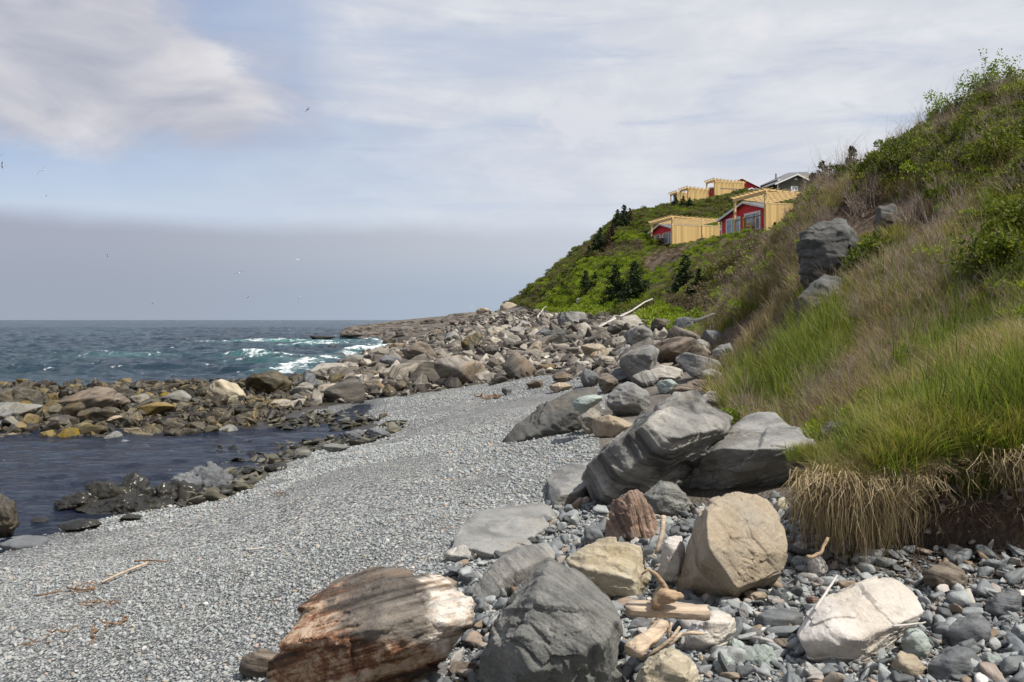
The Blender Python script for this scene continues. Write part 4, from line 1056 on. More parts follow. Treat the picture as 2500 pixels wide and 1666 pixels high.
def pebbles():
    rg = np.random.default_rng(5)
    pm = pebble_mat('beach pebbles', [(0, (.17, .18, .185)), (.2, (.235, .25, .252)), (.5, (.295, .312, .31)), (.72, (.345, .357, .35)), (.82, (.295, .325, .312)), (.93, (.40, .395, .38)), (.962, (.38, .30, .255)), (.98, (.31, .25, .16)), (1, (.52, .50, .48))])
    P1 = pebble_meshes(pm, 7, 1000, 2)
    def lay(n, y0, y1, s0, s1, xl, xr, keep):
        x, y = grid_pts(rg, n, y0, y1, xl, xr, .8)
        z = G(x, y); px, py = proj(x, y, z)
        k = inpoly(px, py, BEACH) & (px > -120) & (px < 2620) & keep(x, y, px, py) & (z > -.03)
        x, y, z = x[k], y[k], z[k]; s = s0 * (s1 / s0) ** (rg.uniform(0, 1, len(x)) ** 3.0)
        return np.stack([x, y, z + s * .12], 1), s
    xl = lambda y: np.maximum(-.66 * y, -6.2); xr = lambda y: np.minimum(.68 * y, toe_x(y) + .25)
    al = lambda x, y, px, py: np.ones(len(x), bool)
    patch = lambda x, y, px, py: fbm(np.stack([x, y * 1.0, 0 * x], 1) * .45, 3, 77) > -.12
    parts = [lay(46000, 3.0, 8, .016, .056, xl, xr, al), lay(52000, 8, 16, .024, .075, xl, xr, patch), lay(5000, 8, 16, .05, .10, xl, xr, patch), lay(32000, 16, 27, .036, .085, xl, xr, patch), lay(40000, 7, 15, .018, .036, xl, xr, al)]
    pts = np.concatenate([a for a, s in parts]); s = np.concatenate([s for a, s in parts]); n = len(pts)
    rot = np.stack([rg.normal(0, .25, n), rg.normal(0, .25, n), rg.uniform(0, 6.28, n)], 1)
    scl = s[:, None] * np.stack([rg.uniform(.9, 1.4, n), rg.uniform(.8, 1.2, n), rg.uniform(.7, 1.5, n)], 1)
    scatter('pebbles', pts, rot, scl, P1, 'loose small grey pebbles covering the beach', 'pebbles')
    # coarser cobbles between the foreground boulders
    cm = pebble_mat('beach cobbles', [(0, (.07, .073, .076)), (.3, (.145, .155, .158)), (.58, (.225, .237, .238)), (.74, (.295, .31, .303)), (.84, (.31, .30, .28)), (.91, (.25, .19, .15)), (.95, (.19, .14, .09)), (1, (.52, .50, .47))], .6)
    P2 = pebble_meshes(cm, 8, 1100, 3, .55)
    CO = [(1080, 1420), (1180, 1330), (1330, 1230), (1440, 1190), (1700, 1240), (2020, 1210), (2040, 1330), (2600, 1345), (2600, 2200), (900, 2200), (1020, 1560)]
    x, y = grid_pts(rg, 30000, 3.0, 8.2, lambda y: -.14 * y, lambda y: .70 * y, .9)
    z = G(x, y); px, py = proj(x, y, z); k = inpoly(px, py, CO) & (rg.uniform(0, 1, len(x)) < .34)
    x, y, z = x[k], y[k], z[k]; n = len(x); s = .035 * (.17 / .035) ** (rg.uniform(0, 1, n) ** 2.6)
    rot = np.stack([rg.normal(0, .35, n), rg.normal(0, .35, n), rg.uniform(0, 6.28, n)], 1)
    scl = s[:, None] * np.stack([rg.uniform(.9, 1.4, n), rg.uniform(.8, 1.2, n), rg.uniform(.7, 1.5, n)], 1)
    scatter('cobbles', np.stack([x, y, z + s * .2], 1), rot, scl, P2, 'rounded blue grey cobbles heaped between the foreground boulders', 'cobbles')
    # rubble of the boulder field and of the tidal band
    for nm, poly, mt, cnt, s0, s1, lab, cols in (
        ('rubble', FIELD, 'rb', 40000, .13, .80, 'small grey brown rubble filling the gaps of the boulder field', [(0, (.04, .035, .029)), (.35, (.10, .088, .073)), (.65, (.175, .155, .13)), (.88, (.26, .235, .195)), (1, (.42, .38, .32))]),
        ('tidal_cobbles', BAND, 'tb', 18000, .13, .60, 'small wet brown stones filling the gaps of the tidal rock band', [(0, (.012, .010, .007)), (.4, (.038, .032, .021)), (.75, (.085, .071, .047)), (.92, (.13, .10, .045)), (1, (.18, .135, .06))])):
        mm = pebble_mat(nm, cols, .8 if nm == 'rubble' else .5); V = pebble_meshes(mm, 8, 1200 if nm == 'rubble' else 1300, 4, 1.1)
        y = np.exp(rg.uniform(np.log(15), np.log(118 if nm == 'rubble' else 36), cnt)); x = rg.uniform(-.66, .25, cnt) * y
        z = G(x, y); px, py = proj(x, y, z); k = inpoly(px + rg.normal(0, 8, cnt), py + rg.normal(0, 4, cnt), poly) & (px < 1720)
        x, y, z = x[k], y[k], z[k]; n = len(x); s = s0 * (s1 / s0) ** (rg.uniform(0, 1, n) ** 2.6) * np.clip(y / 30, .8, 1.3)
        rot = np.stack([rg.normal(0, .4, n), rg.normal(0, .4, n), rg.uniform(0, 6.28, n)], 1)
        scl = s[:, None] * np.stack([rg.uniform(.9, 1.4, n), rg.uniform(.8, 1.2, n), rg.uniform(.9, 1.9, n)], 1)
        scatter(nm, np.stack([x, y, z + s * .12], 1), rot, scl, V, lab, 'stones')


def shallows():
    rg = np.random.default_rng(8); MUD = [(520, 1140), (590, 1070), (700, 1015), (860, 1010), (1000, 1040), (900, 1075), (800, 1100), (660, 1150), (560, 1215), (380, 1250)]
    n = 9000; y = np.exp(rg.uniform(np.log(11), np.log(24), n)); x = rg.uniform(-.4, -.05, n) * y; z = G(x, y); px, py = proj(x, y, z)
    k = inpoly(px + rg.normal(0, 12, n), py + rg.normal(0, 6, n), MUD) & (fbm(np.stack([x, y, 0 * x], 1) * .6, 2, 5) > -.25) & (z > -.28); x, y, z = x[k], y[k], z[k]; n = len(x)
    s = .06 * (.36 / .06) ** (rg.uniform(0, 1, n) ** 2.4)
    mm = pebble_mat('weedy stones', [(0, (.012, .011, .008)), (.5, (.04, .036, .022)), (.8, (.085, .075, .045)), (1, (.14, .13, .10))], .4)
    scatter('weedy_stones', np.stack([x, y, np.maximum(z, -.10) + s * .1], 1), np.stack([rg.normal(0, .3, n), rg.normal(0, .3, n), rg.uniform(0, 6, n)], 1), s[:, None] * np.stack([rg.uniform(1, 1.8, n), rg.uniform(.8, 1.4, n), rg.uniform(.6, 1.1, n)], 1), pebble_meshes(mm, 5, 1400, 3, .8), 'dark weedy stones lying in the shallow end of the tide pool', 'stones')


pebbles()
shallows()
# ------------------------------------------------------------------ vegetation
def leaf_mat(name, lo, mid, hi, tip=None, rough=.6, trans=.35):
    m, T, b = mat_new(name)
    rnd = T.new('ShaderNodeObjectInfo').outputs['Random']; tint = T.attr('tint'); along = T.attr('along')
    f = T.m('ADD', T.m('MULTIPLY', tint, .6), T.m('MULTIPLY', rnd, .4))
    c = T.ramp(f, [(.15, lo), (.5, mid), (.85, hi)])
    if tip is not None: c = T.mix(T.m('MULTIPLY', T.ss(along, .45, 1.0), T.m('MULTIPLY_ADD', tint, .8, .1)), c, tip)
    T.put(b.inputs['Base Color'], c); b.inputs['Roughness'].default_value = rough; b.inputs['Specular IOR Level'].default_value = .25
    if trans:
        tr = T.new('ShaderNodeBsdfTranslucent'); T.put(tr.inputs['Color'], T.mix(1.0, c, (1.25, 1.3, .7), 'MULTIPLY'))
        ms = T.new('ShaderNodeMixShader'); ms.inputs[0].default_value = trans
        T.l.new(b.outputs[0], ms.inputs[1]); T.l.new(tr.outputs[0], ms.inputs[2])
        out = [n for n in T.n if n.type == 'OUTPUT_MATERIAL'][0]; T.l.new(ms.outputs[0], out.inputs[0])
    return m


M['lush'] = leaf_mat('lush grass', (.042, .080, .007), (.098, .158, .015), (.20, .25, .033), (.33, .30, .10))
M['meadow'] = leaf_mat('meadow grass', (.085, .105, .016), (.185, .185, .036), (.31, .265, .08), (.46, .37, .19))
M['straw'] = leaf_mat('dry grass', (.12, .088, .05), (.27, .21, .12), (.46, .37, .225), None, .7, .2)
M['root'] = leaf_mat('roots', (.06, .042, .028), (.12, .09, .06), (.21, .165, .115), None, .8, 0)
M['twig'] = simple('bare twigs', (.27, .21, .165), .85, .45, 3)
M['leafgreen'] = leaf_mat('shrub leaves', (.040, .062, .009), (.095, .125, .018), (.205, .215, .034))
M['leafbright'] = leaf_mat('bright shrub leaves', (.095, .150, .011), (.195, .265, .022), (.33, .38, .042))
M['leafolive'] = leaf_mat('olive shrub leaves', (.065, .078, .022), (.135, .148, .044), (.22, .215, .078))
M['leafbrown'] = leaf_mat('brown shrub leaves', (.075, .056, .04), (.145, .113, .078), (.24, .19, .13))
M['needle'] = leaf_mat('spruce needles', (.014, .026, .011), (.030, .050, .019), (.060, .085, .032), None, .7, .12)
M['deadneedle'] = leaf_mat('dead spruce needles', (.03, .02, .013), (.065, .042, .026), (.11, .075, .045), None, .8, .1)
M['bark'] = simple('bark', (.07, .055, .042), .9, .4, 8, bump=.5)


def strips(blades, mat, name):
    """blades: list of (points list, width, tint) turned into tapering ribbons"""
    V = []; Fc = []; tint = []; al = []
    for pts, w, t, side in blades:
        n = len(pts); b0 = len(V)
        for i, q in enumerate(pts):
            f = i / (n - 1); ww = w * (1 - f ** 1.6 * .92) * .5
            V.append((q[0] - side[0] * ww, q[1] - side[1] * ww, q[2])); V.append((q[0] + side[0] * ww, q[1] + side[1] * ww, q[2]))
            tint += [t, t]; al += [f, f]
        for i in range(n - 1): Fc.append((b0 + 2 * i, b0 + 2 * i + 1, b0 + 2 * i + 3, b0 + 2 * i + 2))
    return mesh_np(name, V, Fc, mat, True, {'tint': tint, 'along': al})


def tuft(mat, seed, n=34, h=.4, spread=.10, droop=.5, w=.008, seg=4):
    rg = np.random.default_rng(seed); out = []
    for _ in range(n):
        a = rg.uniform(0, 6.283); r = spread * math.sqrt(rg.uniform()); x, y = r * math.cos(a), r * math.sin(a)
        b = a + rg.normal() * .7; H = h * rg.uniform(.5, 1.15); lean = H * droop * rg.uniform(.2, 1.1)
        pts = []
        for i in range(seg + 1):
            f = i / seg; pts.append((x + math.cos(b) * lean * f * f, y + math.sin(b) * lean * f * f, H * (f - .28 * droop * f ** 3) - .02))
        s = b + 1.57 + rg.normal() * .4
        out.append((pts, w * rg.uniform(.7, 1.3), rg.uniform(), (math.cos(s), math.sin(s))))
    return strips(out, mat, 'tuft')


def hang(mat, seed, n=40, h=.4, w=.006, out_=.12):
    """straw falling over an edge: starts outward along -y then drops"""
    rg = np.random.default_rng(seed); out = []
    for _ in range(n):
        x = rg.normal() * .09; H = h * rg.uniform(.12, 1.2) ** 1.0 * (1 if rg.uniform() < .75 else .5); o = rg.uniform(.0, out_); sx = rg.normal() * .22
        pts = []; ph = rg.uniform(0, 6)
        for i in range(7):
            f = i / 6; pts.append((x + sx * .45 * min(1, f * 2.2) * H * 2 + .022 * math.sin(ph + f * rg.uniform(5, 9)), -o * min(1, f * 3) - rg.uniform(0, .03) * f + .05, .02 + .05 * math.sin(min(f * 3, 1) * 3.14) - H * max(0, f - .12)))
        s = rg.normal() * .5
        out.append((pts, w * rg.uniform(.7, 1.5), rg.uniform(), (math.cos(s), math.sin(s))))
    return strips(out, mat, 'hanging_straw')


def tube(pts, radii, seg=5):
    V = []; Fc = []; n = len(pts); pts = [Vector(p) for p in pts]
    for i, q in enumerate(pts):
        d = (pts[min(i + 1, n - 1)] - pts[max(i - 1, 0)]).normalized()
        a = d.cross(Vector((0, 0, 1)) if abs(d.z) < .9 else Vector((1, 0, 0))).normalized(); b = d.cross(a)
        for k in range(seg):
            t = 6.28318 * k / seg; V.append(q + (a * math.cos(t) + b * math.sin(t)) * radii[i])
    for i in range(n - 1):
        for k in range(seg): Fc.append((i * seg + k, i * seg + (k + 1) % seg, (i + 1) * seg + (k + 1) % seg, (i + 1) * seg + k))
    return V, Fc


class MB:
    """collects shapes into one mesh"""
    def __init__(self): self.v = []; self.f = []
    def add(self, V, Fc, mtx=None):
        b = len(self.v)
        for q in V:
            q = Vector(q); self.v.append(tuple(mtx @ q if mtx else q))
        self.f += [tuple(i + b for i in f) for f in Fc]
    def box(self, a, b, mtx=None):
        x0, y0, z0 = a; x1, y1, z1 = b
        V = [(x0, y0, z0), (x1, y0, z0), (x1, y1, z0), (x0, y1, z0), (x0, y0, z1), (x1, y0, z1), (x1, y1, z1), (x0, y1, z1)]
        self.add(V, [(0, 3, 2, 1), (4, 5, 6, 7), (0, 1, 5, 4), (1, 2, 6, 5), (2, 3, 7, 6), (3, 0, 4, 7)], mtx)
    def beam(self, p, q, w, h):
        p = Vector(p); q = Vector(q); d = q - p; L = d.length; d.normalize()
        up = Vector((0, 0, 1)) if abs(d.z) < .95 else Vector((0, 1, 0)); s = d.cross(up).normalized(); u = s.cross(d)
        m = Matrix((s, d, u)).transposed().to_4x4(); m.translation = p
        self.box((-w / 2, 0, -h / 2), (w / 2, L, h / 2), m)
    def prism(self, pts, d):
        """polygon pushed along vector d"""
        n = len(pts); d = Vector(d); V = [Vector(p) for p in pts] + [Vector(p) + d for p in pts]
        self.add(V, [tuple(range(n))[::-1], tuple(range(n, 2 * n))] + [(i, (i + 1) % n, n + (i + 1) % n, n + i) for i in range(n)])
    def tube(self, pts, radii, seg=6, cap=True):
        V, Fc = tube(pts, radii, seg)
        if cap: n = len(V); Fc = Fc + [tuple(range(seg))[::-1], tuple(range(n - seg, n))]
        self.add(V, Fc)
    def mesh(self, name, mat, smooth=False):
        me = bpy.data.meshes.new(name); me.from_pydata(self.v, [], self.f)
        bm = bmesh.new(); bm.from_mesh(me); bmesh.ops.recalc_face_normals(bm, faces=bm.faces); bm.to_mesh(me); bm.free()
        me.materials.append(mat)
        if smooth: me.polygons.foreach_set('use_smooth', [True] * len(me.polygons))
        return me
    def obj(self, name, mat, parent=None, smooth=False):
        o = link(name, self.mesh(name, mat, smooth))
        if parent is not None:
            o.parent = parent; o.matrix_parent_inverse = Matrix.Translation(-parent.location)
        return o


def branching(rg, base, d, L, r, depth, out):
    n = 4; pts = [Vector(base)]; rad = [r]; dd = Vector(d).normalized()
    for i in range(n):
        dd = (dd + Vector(rg.normal(size=3)) * .14 + Vector((0, 0, .06))).normalized()
        pts.append(pts[-1] + dd * L / n); rad.append(r * (1 - .18 * (i + 1)))
    out.append((pts, rad))
    if depth > 0:
        for k in range(rg.integers(2, 5)):
            i = rg.integers(1, n + 1); nd = (dd + Vector(rg.normal(size=3)) * .55 + Vector((0, 0, .1))).normalized()
            branching(rg, pts[i], nd, L * rg.uniform(.35, .65), rad[i] * .65, depth - 1, out)


def twig_shrub(seed, stems=9, h=1.0, r=.010, depth=2):
    rg = np.random.default_rng(seed); mb = MB(); out = []
    for _ in range(stems):
        a = rg.uniform(0, 6.28); t = rg.uniform(.1, .55)
        branching(rg, (rg.normal() * .09, rg.normal() * .09, -.03), (math.cos(a) * t, math.sin(a) * t, 1), h * rg.uniform(.45, .75), r, depth, out)
    for pts, rad in out:
        V, Fc = tube(pts, rad, 3); mb.add(V, Fc)
    return mb.mesh('twigs', M['twig'], True), out


def leaves(rg, spots, size, mat, name):
    """spots: (centre, outward direction) -> many small folded leaves"""
    n = len(spots); c = np.array([s[0] for s in spots]); d = np.array([s[1] for s in spots])
    d = d + rg.normal(size=(n, 3)) * .6; d /= np.linalg.norm(d, axis=1)[:, None]
    u = np.cross(d, rg.normal(size=(n, 3))); u /= np.linalg.norm(u, axis=1)[:, None]
    L = size * rg.uniform(.6, 1.3, n)[:, None]; W = L * .33; nn = np.cross(d, u) * (L * .18)
    v = np.stack([c, c + d * L * .5 + u * W + nn, c + d * L, c + d * L * .5 - u * W + nn], 1).reshape(-1, 3)
    i = np.arange(n)[:, None] * 4; f = np.concatenate([i + np.array([[0, 1, 2]]), i + np.array([[0, 2, 3]])], 0)
    t = np.repeat(rg.uniform(size=n), 4); al = np.tile([0, .5, 1, .5], n)
    return mesh_np(name, v, f, mat, False, {'tint': t, 'along': al})


def bush_leaves(seed, mat, n=420, rx=.6, rz=.45, size=.09, lumps=6, name='foliage'):
    """a low shrub crown: leaf clumps spread through several uneven lobes"""
    rg = np.random.default_rng(seed); sp = []
    cs = [(rg.normal() * rx * .45, rg.normal() * rx * .45, rz * rg.uniform(.15, .75), rg.uniform(.35, .7)) for _ in range(lumps)]
    for _ in range(n):
        c = cs[rg.integers(lumps)]; q = rg.normal(size=3); q /= np.linalg.norm(q); q[2] = abs(q[2]) if rg.uniform() < .75 else q[2]
        rr = c[3] * rg.uniform(.5, 1.05); p = np.array([c[0], c[1], c[2]]) + q * rr * np.array([rx, rx, rz]) * .8
        if p[2] < -.05: p[2] = abs(p[2]) * .5
        sp.append((p, q + np.array([0, 0, .5])))
    return leaves(rg, sp, size, mat, name)


def leafy_from(out, seed, mat, per=5, size=.06, zmin=.25):
    rg = np.random.default_rng(seed); sp = []
    for pts, rad in out:
        for q in pts[1:]:
            if q.z < zmin * rg.uniform(.4, 1.4): continue
            for _ in range(per):
                e = rg.normal(size=3); sp.append((np.array(q[:]) + e * .045, e + np.array([0, 0, .4])))
    return leaves(rg, sp, size, mat, 'foliage')


def spruce_meshes(seed, h=1.0, rb=.33, mat=None, gap=.0):
    """unit-height spruce: trunk and a crown of drooping whorled sprays"""
    rg = np.random.default_rng(seed); mb = MB()
    lean = rg.normal() * .03
    mb.tube([(0, 0, -.06), (lean * .3, 0, .3), (lean * .7, 0, .7), (lean, 0, .98)], [.028, .022, .012, .003], 6)
    sp = []
    L = 17
    for k in range(L):
        f = k / (L - 1); z = .08 + f * .88; R_ = rb * (1 - f) ** .8 * rg.uniform(.75, 1.15) + .015
        for j in range(int(9 - 4 * f)):
            if rg.uniform() < gap: continue
            a = rg.uniform(0, 6.28); r1 = R_ * rg.uniform(.6, 1.15)
            nseg = max(3, int(r1 / .022))
            for i in range(nseg):
                t = (i + 1) / nseg; x = math.cos(a) * r1 * t + lean * f; y = math.sin(a) * r1 * t; zz = z - .20 * r1 * t + .22 * r1 * t * t + rg.normal() * .008
                for s in (-1, 1, 0):
                    aa = a + s * rg.uniform(.5, 1.1); sp.append((np.array([x, y, zz]), np.array([math.cos(aa), math.sin(aa), rg.uniform(-.35, .35)])))
        sp.append((np.array([lean * f, 0, z + .03]), np.array([0, 0, 1.0])))
    for _ in range(10): sp.append((np.array([lean, 0, rg.uniform(.88, .98)]), np.array([rg.normal() * .3, rg.normal() * .3, 1.0])))
    cr = leaves(rg, sp, .055, mat or M['needle'], 'crown')
    return mb.mesh('trunk', M['bark'], True), cr


Z_LUSH = [(1985, 1230), (1975, 1090), (2120, 1000), (2230, 880), (2380, 790), (2900, 740), (2900, 1260)]
Z_GREEN = [(1780, 1015), (1795, 900), (1870, 855), (1950, 790), (2060, 760), (2090, 870), (2030, 960), (1930, 1015)]
Z_STRAW = [(1890, 1100), (1930, 960), (2040, 930), (2080, 780), (2230, 620), (2350, 640), (2390, 800), (2230, 890), (2120, 1000), (1980, 1095)]
Z_TWIG = [(1930, 640), (1970, 440), (2080, 370), (2200, 470), (2260, 640), (2080, 800), (2085, 620)]
Z_SLOPE = [(1650, 800), (1720, 690), (1790, 600), (1900, 540), (1990, 430), (1960, 560), (1940, 700), (1830, 790), (1720, 860)]
Z_LEAFY = [(2060, 420), (2200, 270), (2350, 170), (2900, 60), (2900, 490), (2450, 500), (2250, 500), (2150, 470)]
Z_TALL = [(2370, 770), (2400, 520), (2900, 450), (2900, 800)]


def vegetation():
    rg = np.random.default_rng(31)
    T_lush = [tuft(M['lush'], 10 + k, 46, .34, .12, .95, .0085) for k in range(5)]
    T_tall = [tuft(M['lush'], 20 + k, 22, .62, .10, .35, .010) for k in range(4)]
    T_mead = [tuft(M['meadow'], 30 + k, 36, .36, .13, .6, .008) for k in range(4)]
    T_straw = [tuft(M['straw'], 40 + k, 34, .42, .13, .7, .006) for k in range(4)]
    TW = []; TWO = []
    for k in range(6):
        me, out = twig_shrub(50 + k, 7, 1.0, .0125, 2); TW.append(me); TWO.append(out)
    L_bush = [bush_leaves(70 + k, M['leafgreen'], 650, .55, .6, .075) for k in range(4)]
    L_bright = [bush_leaves(80 + k, M['leafbright'], 520, .6, .5, .09) for k in range(4)]
    L_olive = [bush_leaves(90 + k, M['leafolive'], 480, .6, .5, .09) for k in range(4)]
    L_brown = [bush_leaves(100 + k, M['leafbrown'], 420, .6, .45, .08) for k in range(3)]
    B = {k: [] for k in ('lush', 'tall', 'mead', 'straw', 'twig', 'bush', 'bright', 'olive', 'brown')}
    # near bank, y < 34
    n = 62000
    y = 5.55 + (36 - 5.55) * rg.uniform(0, 1, n) ** 1.6
    x = toe_x(y) + rg.uniform(-.05, 1, n) * (np.maximum(.72 * y + 1.5, toe_x(y) + 3) - toe_x(y))
    z = G(x, y); px, py = proj(x, y, z)
    q = np.stack([x, y, 0 * x], 1); nz = fbm(q * .55, 3, 91); nz2 = fbm(q * 1.6, 2, 93)
    u = rg.uniform(0, 1, n) * .75 + fbm(q * 1.1, 3, 97) * .95; u = np.argsort(np.argsort(u)) / n; jx = px + 22 * nz2 + rg.normal(0, 8, n); jy = py + 22 * nz + rg.normal(0, 8, n)
    dirt = inpoly(px, py, DIRT) | inpoly(px, py - 30, DIRT) | inpoly(px + 20, py - 15, DIRT)
    bare = inpoly(px, py, DIRT2)
    kind = np.full(n, '', dtype=object)
    def setk(mask, opts):
        """opts: list of (kind, probability)"""
        lo = 0.0
        for kd, pr in opts:
            mm = mask & (u >= lo) & (u < lo + pr); kind[mm] = kd; lo += pr
    allm = np.ones(n, bool)
    setk(allm, [('straw', .30), ('mead', .22), ('twig', .06), ('bright', .02)])
    setk(inpoly(jx, jy, Z_SLOPE), [('straw', .24), ('twig', .085), ('mead', .22), ('lush', .08), ('brown', .02), ('bright', .012), ('', 1)])
    setk(inpoly(jx, jy, Z_TWIG), [('twig', .13), ('straw', .20), ('mead', .18), ('bush', .008), ('bright', .006), ('', 1)])
    setk(inpoly(jx, jy, Z_LEAFY), [('twig', .15), ('bush', .045), ('bright', .028), ('mead', .20), ('straw', .05), ('', 1)])
    setk(inpoly(jx, jy, Z_STRAW), [('straw', .44), ('twig', .09), ('mead', .14), ('tall', .05), ('bright', .012), ('', 1)])
    setk(inpoly(jx, jy, Z_TALL), [('tall', .14), ('bright', .05), ('straw', .08), ('mead', .18), ('bush', .012), ('twig', .03), ('', 1)])
    setk(inpoly(jx, jy, Z_GREEN), [('tall', .30), ('lush', .10), ('mead', .14), ('straw', .05), ('', 1)])
    setk(inpoly(jx, jy, Z_LUSH), [('straw', .12), ('mead', .16), ('bright', .045), ('lush', .44), ('tall', .06), ('twig', .014), ('', 1)])
    kind[dirt & (u > .035)] = ''; kind[bare & (u > .10)] = ''
    kind[(y < 6.2) & np.isin(kind, ['twig', 'bush', 'bright', 'olive', 'brown'])] = 'mead'
    kind[(x > .62 * y + .6) & (u > .5)] = ''; kind[(px < 2025) & (y < 8.0)] = ''; kind[(y < 6.6) & (z < 1.42)] = ''
    SC = dict(lush=(.45, .95), tall=(.5, 1.25), mead=(.6, 1.25), straw=(.7, 1.2), twig=(.45, 1.0), bush=(.5, 1.0), bright=(.3, .7), olive=(.3, .7), brown=(.3, .6))
    for k in B:
        mm = kind == k; m = int(mm.sum())
        if not m: continue
        a, b = SC[k]; s = rg.uniform(a, b, m)
        if k in ('lush', 'mead', 'straw', 'tall'): s = s * np.clip(y[mm] / 12, .8, 1.15)
        if k in ('bush', 'bright', 'olive', 'twig'): s = s * np.clip(y[mm] / 15, .4, 1.0)
        B[k].append((np.stack([x[mm], y[mm], z[mm]], 1), s))
    # ground further off
    n = 26000
    y = np.exp(rg.uniform(np.log(30), np.log(122), n)); x = toe_x(y) + rg.uniform(-.03, 1, n) ** 1.0 * 30
    z = G(x, y); px, py = proj(x, y, z); q = np.stack([x, y, 0 * x], 1)
    nz = fbm(q * .13, 3, 95); u = rg.uniform(0, 1, n)
    kind = np.full(n, '', dtype=object)
    vis = (px < 2080) & (px > 1200)
    up = y > 88
    br = vis & ~up & (nz > -.05); ol = vis & ~up & (nz <= -.05)
    setk(br, [('bright', .36), ('mead', .25), ('olive', .08), ('bush', .10)])
    setk(ol, [('olive', .26), ('straw', .20), ('bright', .10), ('brown', .12), ('bush', .06)])
    setk(vis & up, [('olive', .52), ('bush', .14), ('bright', .12), ('brown', .14)])
    setk(inpoly(px, py, [(1640, 800), (1700, 640), (1800, 590), (1990, 480), (1900, 760)]), [('brown', .22), ('straw', .30), ('twig', .22), ('bright', .06), ('olive', .08), ('', 1)])
    setk(inpoly(px + 10 * nz, py, TOPDIRT), [('brown', .2), ('straw', .15), ('', 1)])
    setk(inpoly(px, py, [(1430, 640), (1440, 600), (1560, 600), (1560, 630)]), [('brown', .4), ('straw', .2), ('olive', .2), ('', 1)])
    toe = (x - toe_x(y)) < .12 * y ** .5
    kind[toe & (u > .35)] = ''
    # keep the terraces of the cabins clear
    ca, sa = math.cos(R(75)), math.sin(R(75))
    for (ax_, ay_) in (((1868 - 1250) / F * 62, 62), ((1640 - 1250) / F * 80, 80)):
        uu = (x - ax_) * -ca + (y - ay_) * sa; vv = (x - ax_) * sa + (y - ay_) * ca
        kind[(uu > -.5) & (uu < 8.3) & (vv > -.2) & (vv < 6.2)] = ''
    for k in B:
        mm = kind == k; m = int(mm.sum())
        if not m: continue
        s = rg.uniform(.55, 1.1, m) * (1.15 if k not in ('straw', 'mead', 'twig') else (1.7 if k != 'twig' else 1.0))
        s = s * np.where((px[mm] > 1560) & (y[mm] > 42) & (y[mm] < 82), .42, 1.0)
        B[k].append((np.stack([x[mm], y[mm], z[mm]], 1), s))
    info = dict(lush=(T_lush, 'lush_grass', 'bright green long grass on the near bank', 'grass'), tall=(T_tall, 'tall_grass', 'tall upright green grass stems on the bank', 'grass'),
                mead=(T_mead, 'meadow_grass', 'yellow green mixed grass over the hillside', 'grass'), straw=(T_straw, 'dry_grass', 'dry straw coloured grass over the hillside', 'grass'),
                twig=(TW, 'twig_thicket', 'bare brown twiggy thicket over the hillside', 'thicket'), bush=(L_bush, 'shrub_thicket', 'dark green leafy shrub thicket over the hillside', 'thicket'),
                bright=(L_bright, 'bright_shrub_cover', 'bright green low shrubs carpeting the slope', 'ground cover'), olive=(L_olive, 'olive_shrub_cover', 'olive green low shrubs carpeting the slope', 'ground cover'),
                brown=(L_brown, 'brown_shrub_cover', 'brown dry low shrubs carpeting the slope', 'ground cover'))
    for k, parts in B.items():
        if not parts: continue
        p = np.concatenate([a for a, s in parts]); s = np.concatenate([s for a, s in parts]); m = len(p)
        p[:, 2] -= .02
        rot = np.stack([rg.normal(0, .12, m), rg.normal(0, .12, m) - .10, rg.uniform(0, 6.28, m)], 1)
        if k in ('lush', 'tall', 'mead', 'straw'): rot[:, 2] = np.where(rg.uniform(0, 1, m) < .5, rg.normal(2.6, 1.3, m), rot[:, 2]); rot[:, :2] *= 1.8
        scl = s[:, None] * np.stack([rg.uniform(.85, 1.15, m), rg.uniform(.85, 1.15, m), rg.uniform(.8, 1.25, m)], 1)
        me, nm, lab, cat = info[k]; scatter(nm, p, rot, scl, me, lab, cat)
    # ---- turf lip hanging over the eroded bank, lower right
    lip = [(2030, 1190, 5.62), (2062, 1182, 5.45), (2120, 1186, 5.36), (2190, 1172, 5.36), (2245, 1135, 5.46), (2320, 1122, 5.52), (2400, 1120, 5.50), (2470, 1112, 5.42), (2560, 1105, 5.38), (2700, 1090, 5.35)]
    L = [P(*q) for q in lip]; fine = []
    for a, b in zip(L[:-1], L[1:]):
        for k in range(8): fine.append(a.lerp(b, k / 8))
    V = []; Fc = []
    prof = [(.75, .10), (.40, .06), (.12, .02), (0.0, -.015), (-.03, -.05), (.02, -.09), (.10, -.12), (.22, -.16), (.40, -.20)]
    for i, q in enumerate(fine):
        nz = fbm(np.array([[i * .21, 0, 0], [i * .5, 5, 0]]), 3, 8)
        for j, (dy, dz) in enumerate(prof):
            w = fbm(np.array([[i * .4, j * .7, 3.0]]), 3, 12)[0]
            V.append((q.x, q.y + dy + .05 * nz[0] + .03 * w, q.z + dz + .05 * nz[1] * (j < 6) + .02 * w))
    np_ = len(prof)
    for i in range(len(fine) - 1):
        for j in range(np_ - 1): Fc.append((i * np_ + j, (i + 1) * np_ + j, (i + 1) * np_ + j + 1, i * np_ + j + 1))
    me = mesh_np('turf_overhang', V, Fc, M['hill'], True, {'soil': [1.0 if (k % np_) > 4 else 0.0 for k in range(len(V))]})
    tag(link('turf_overhang', me), 'overhanging lip of turf above the eroded soil bank', 'turf')
    H = [hang(M['straw'], 120 + k, 36, .56, .0045) for k in range(7)]
    pts = []; rot = []; scl = []
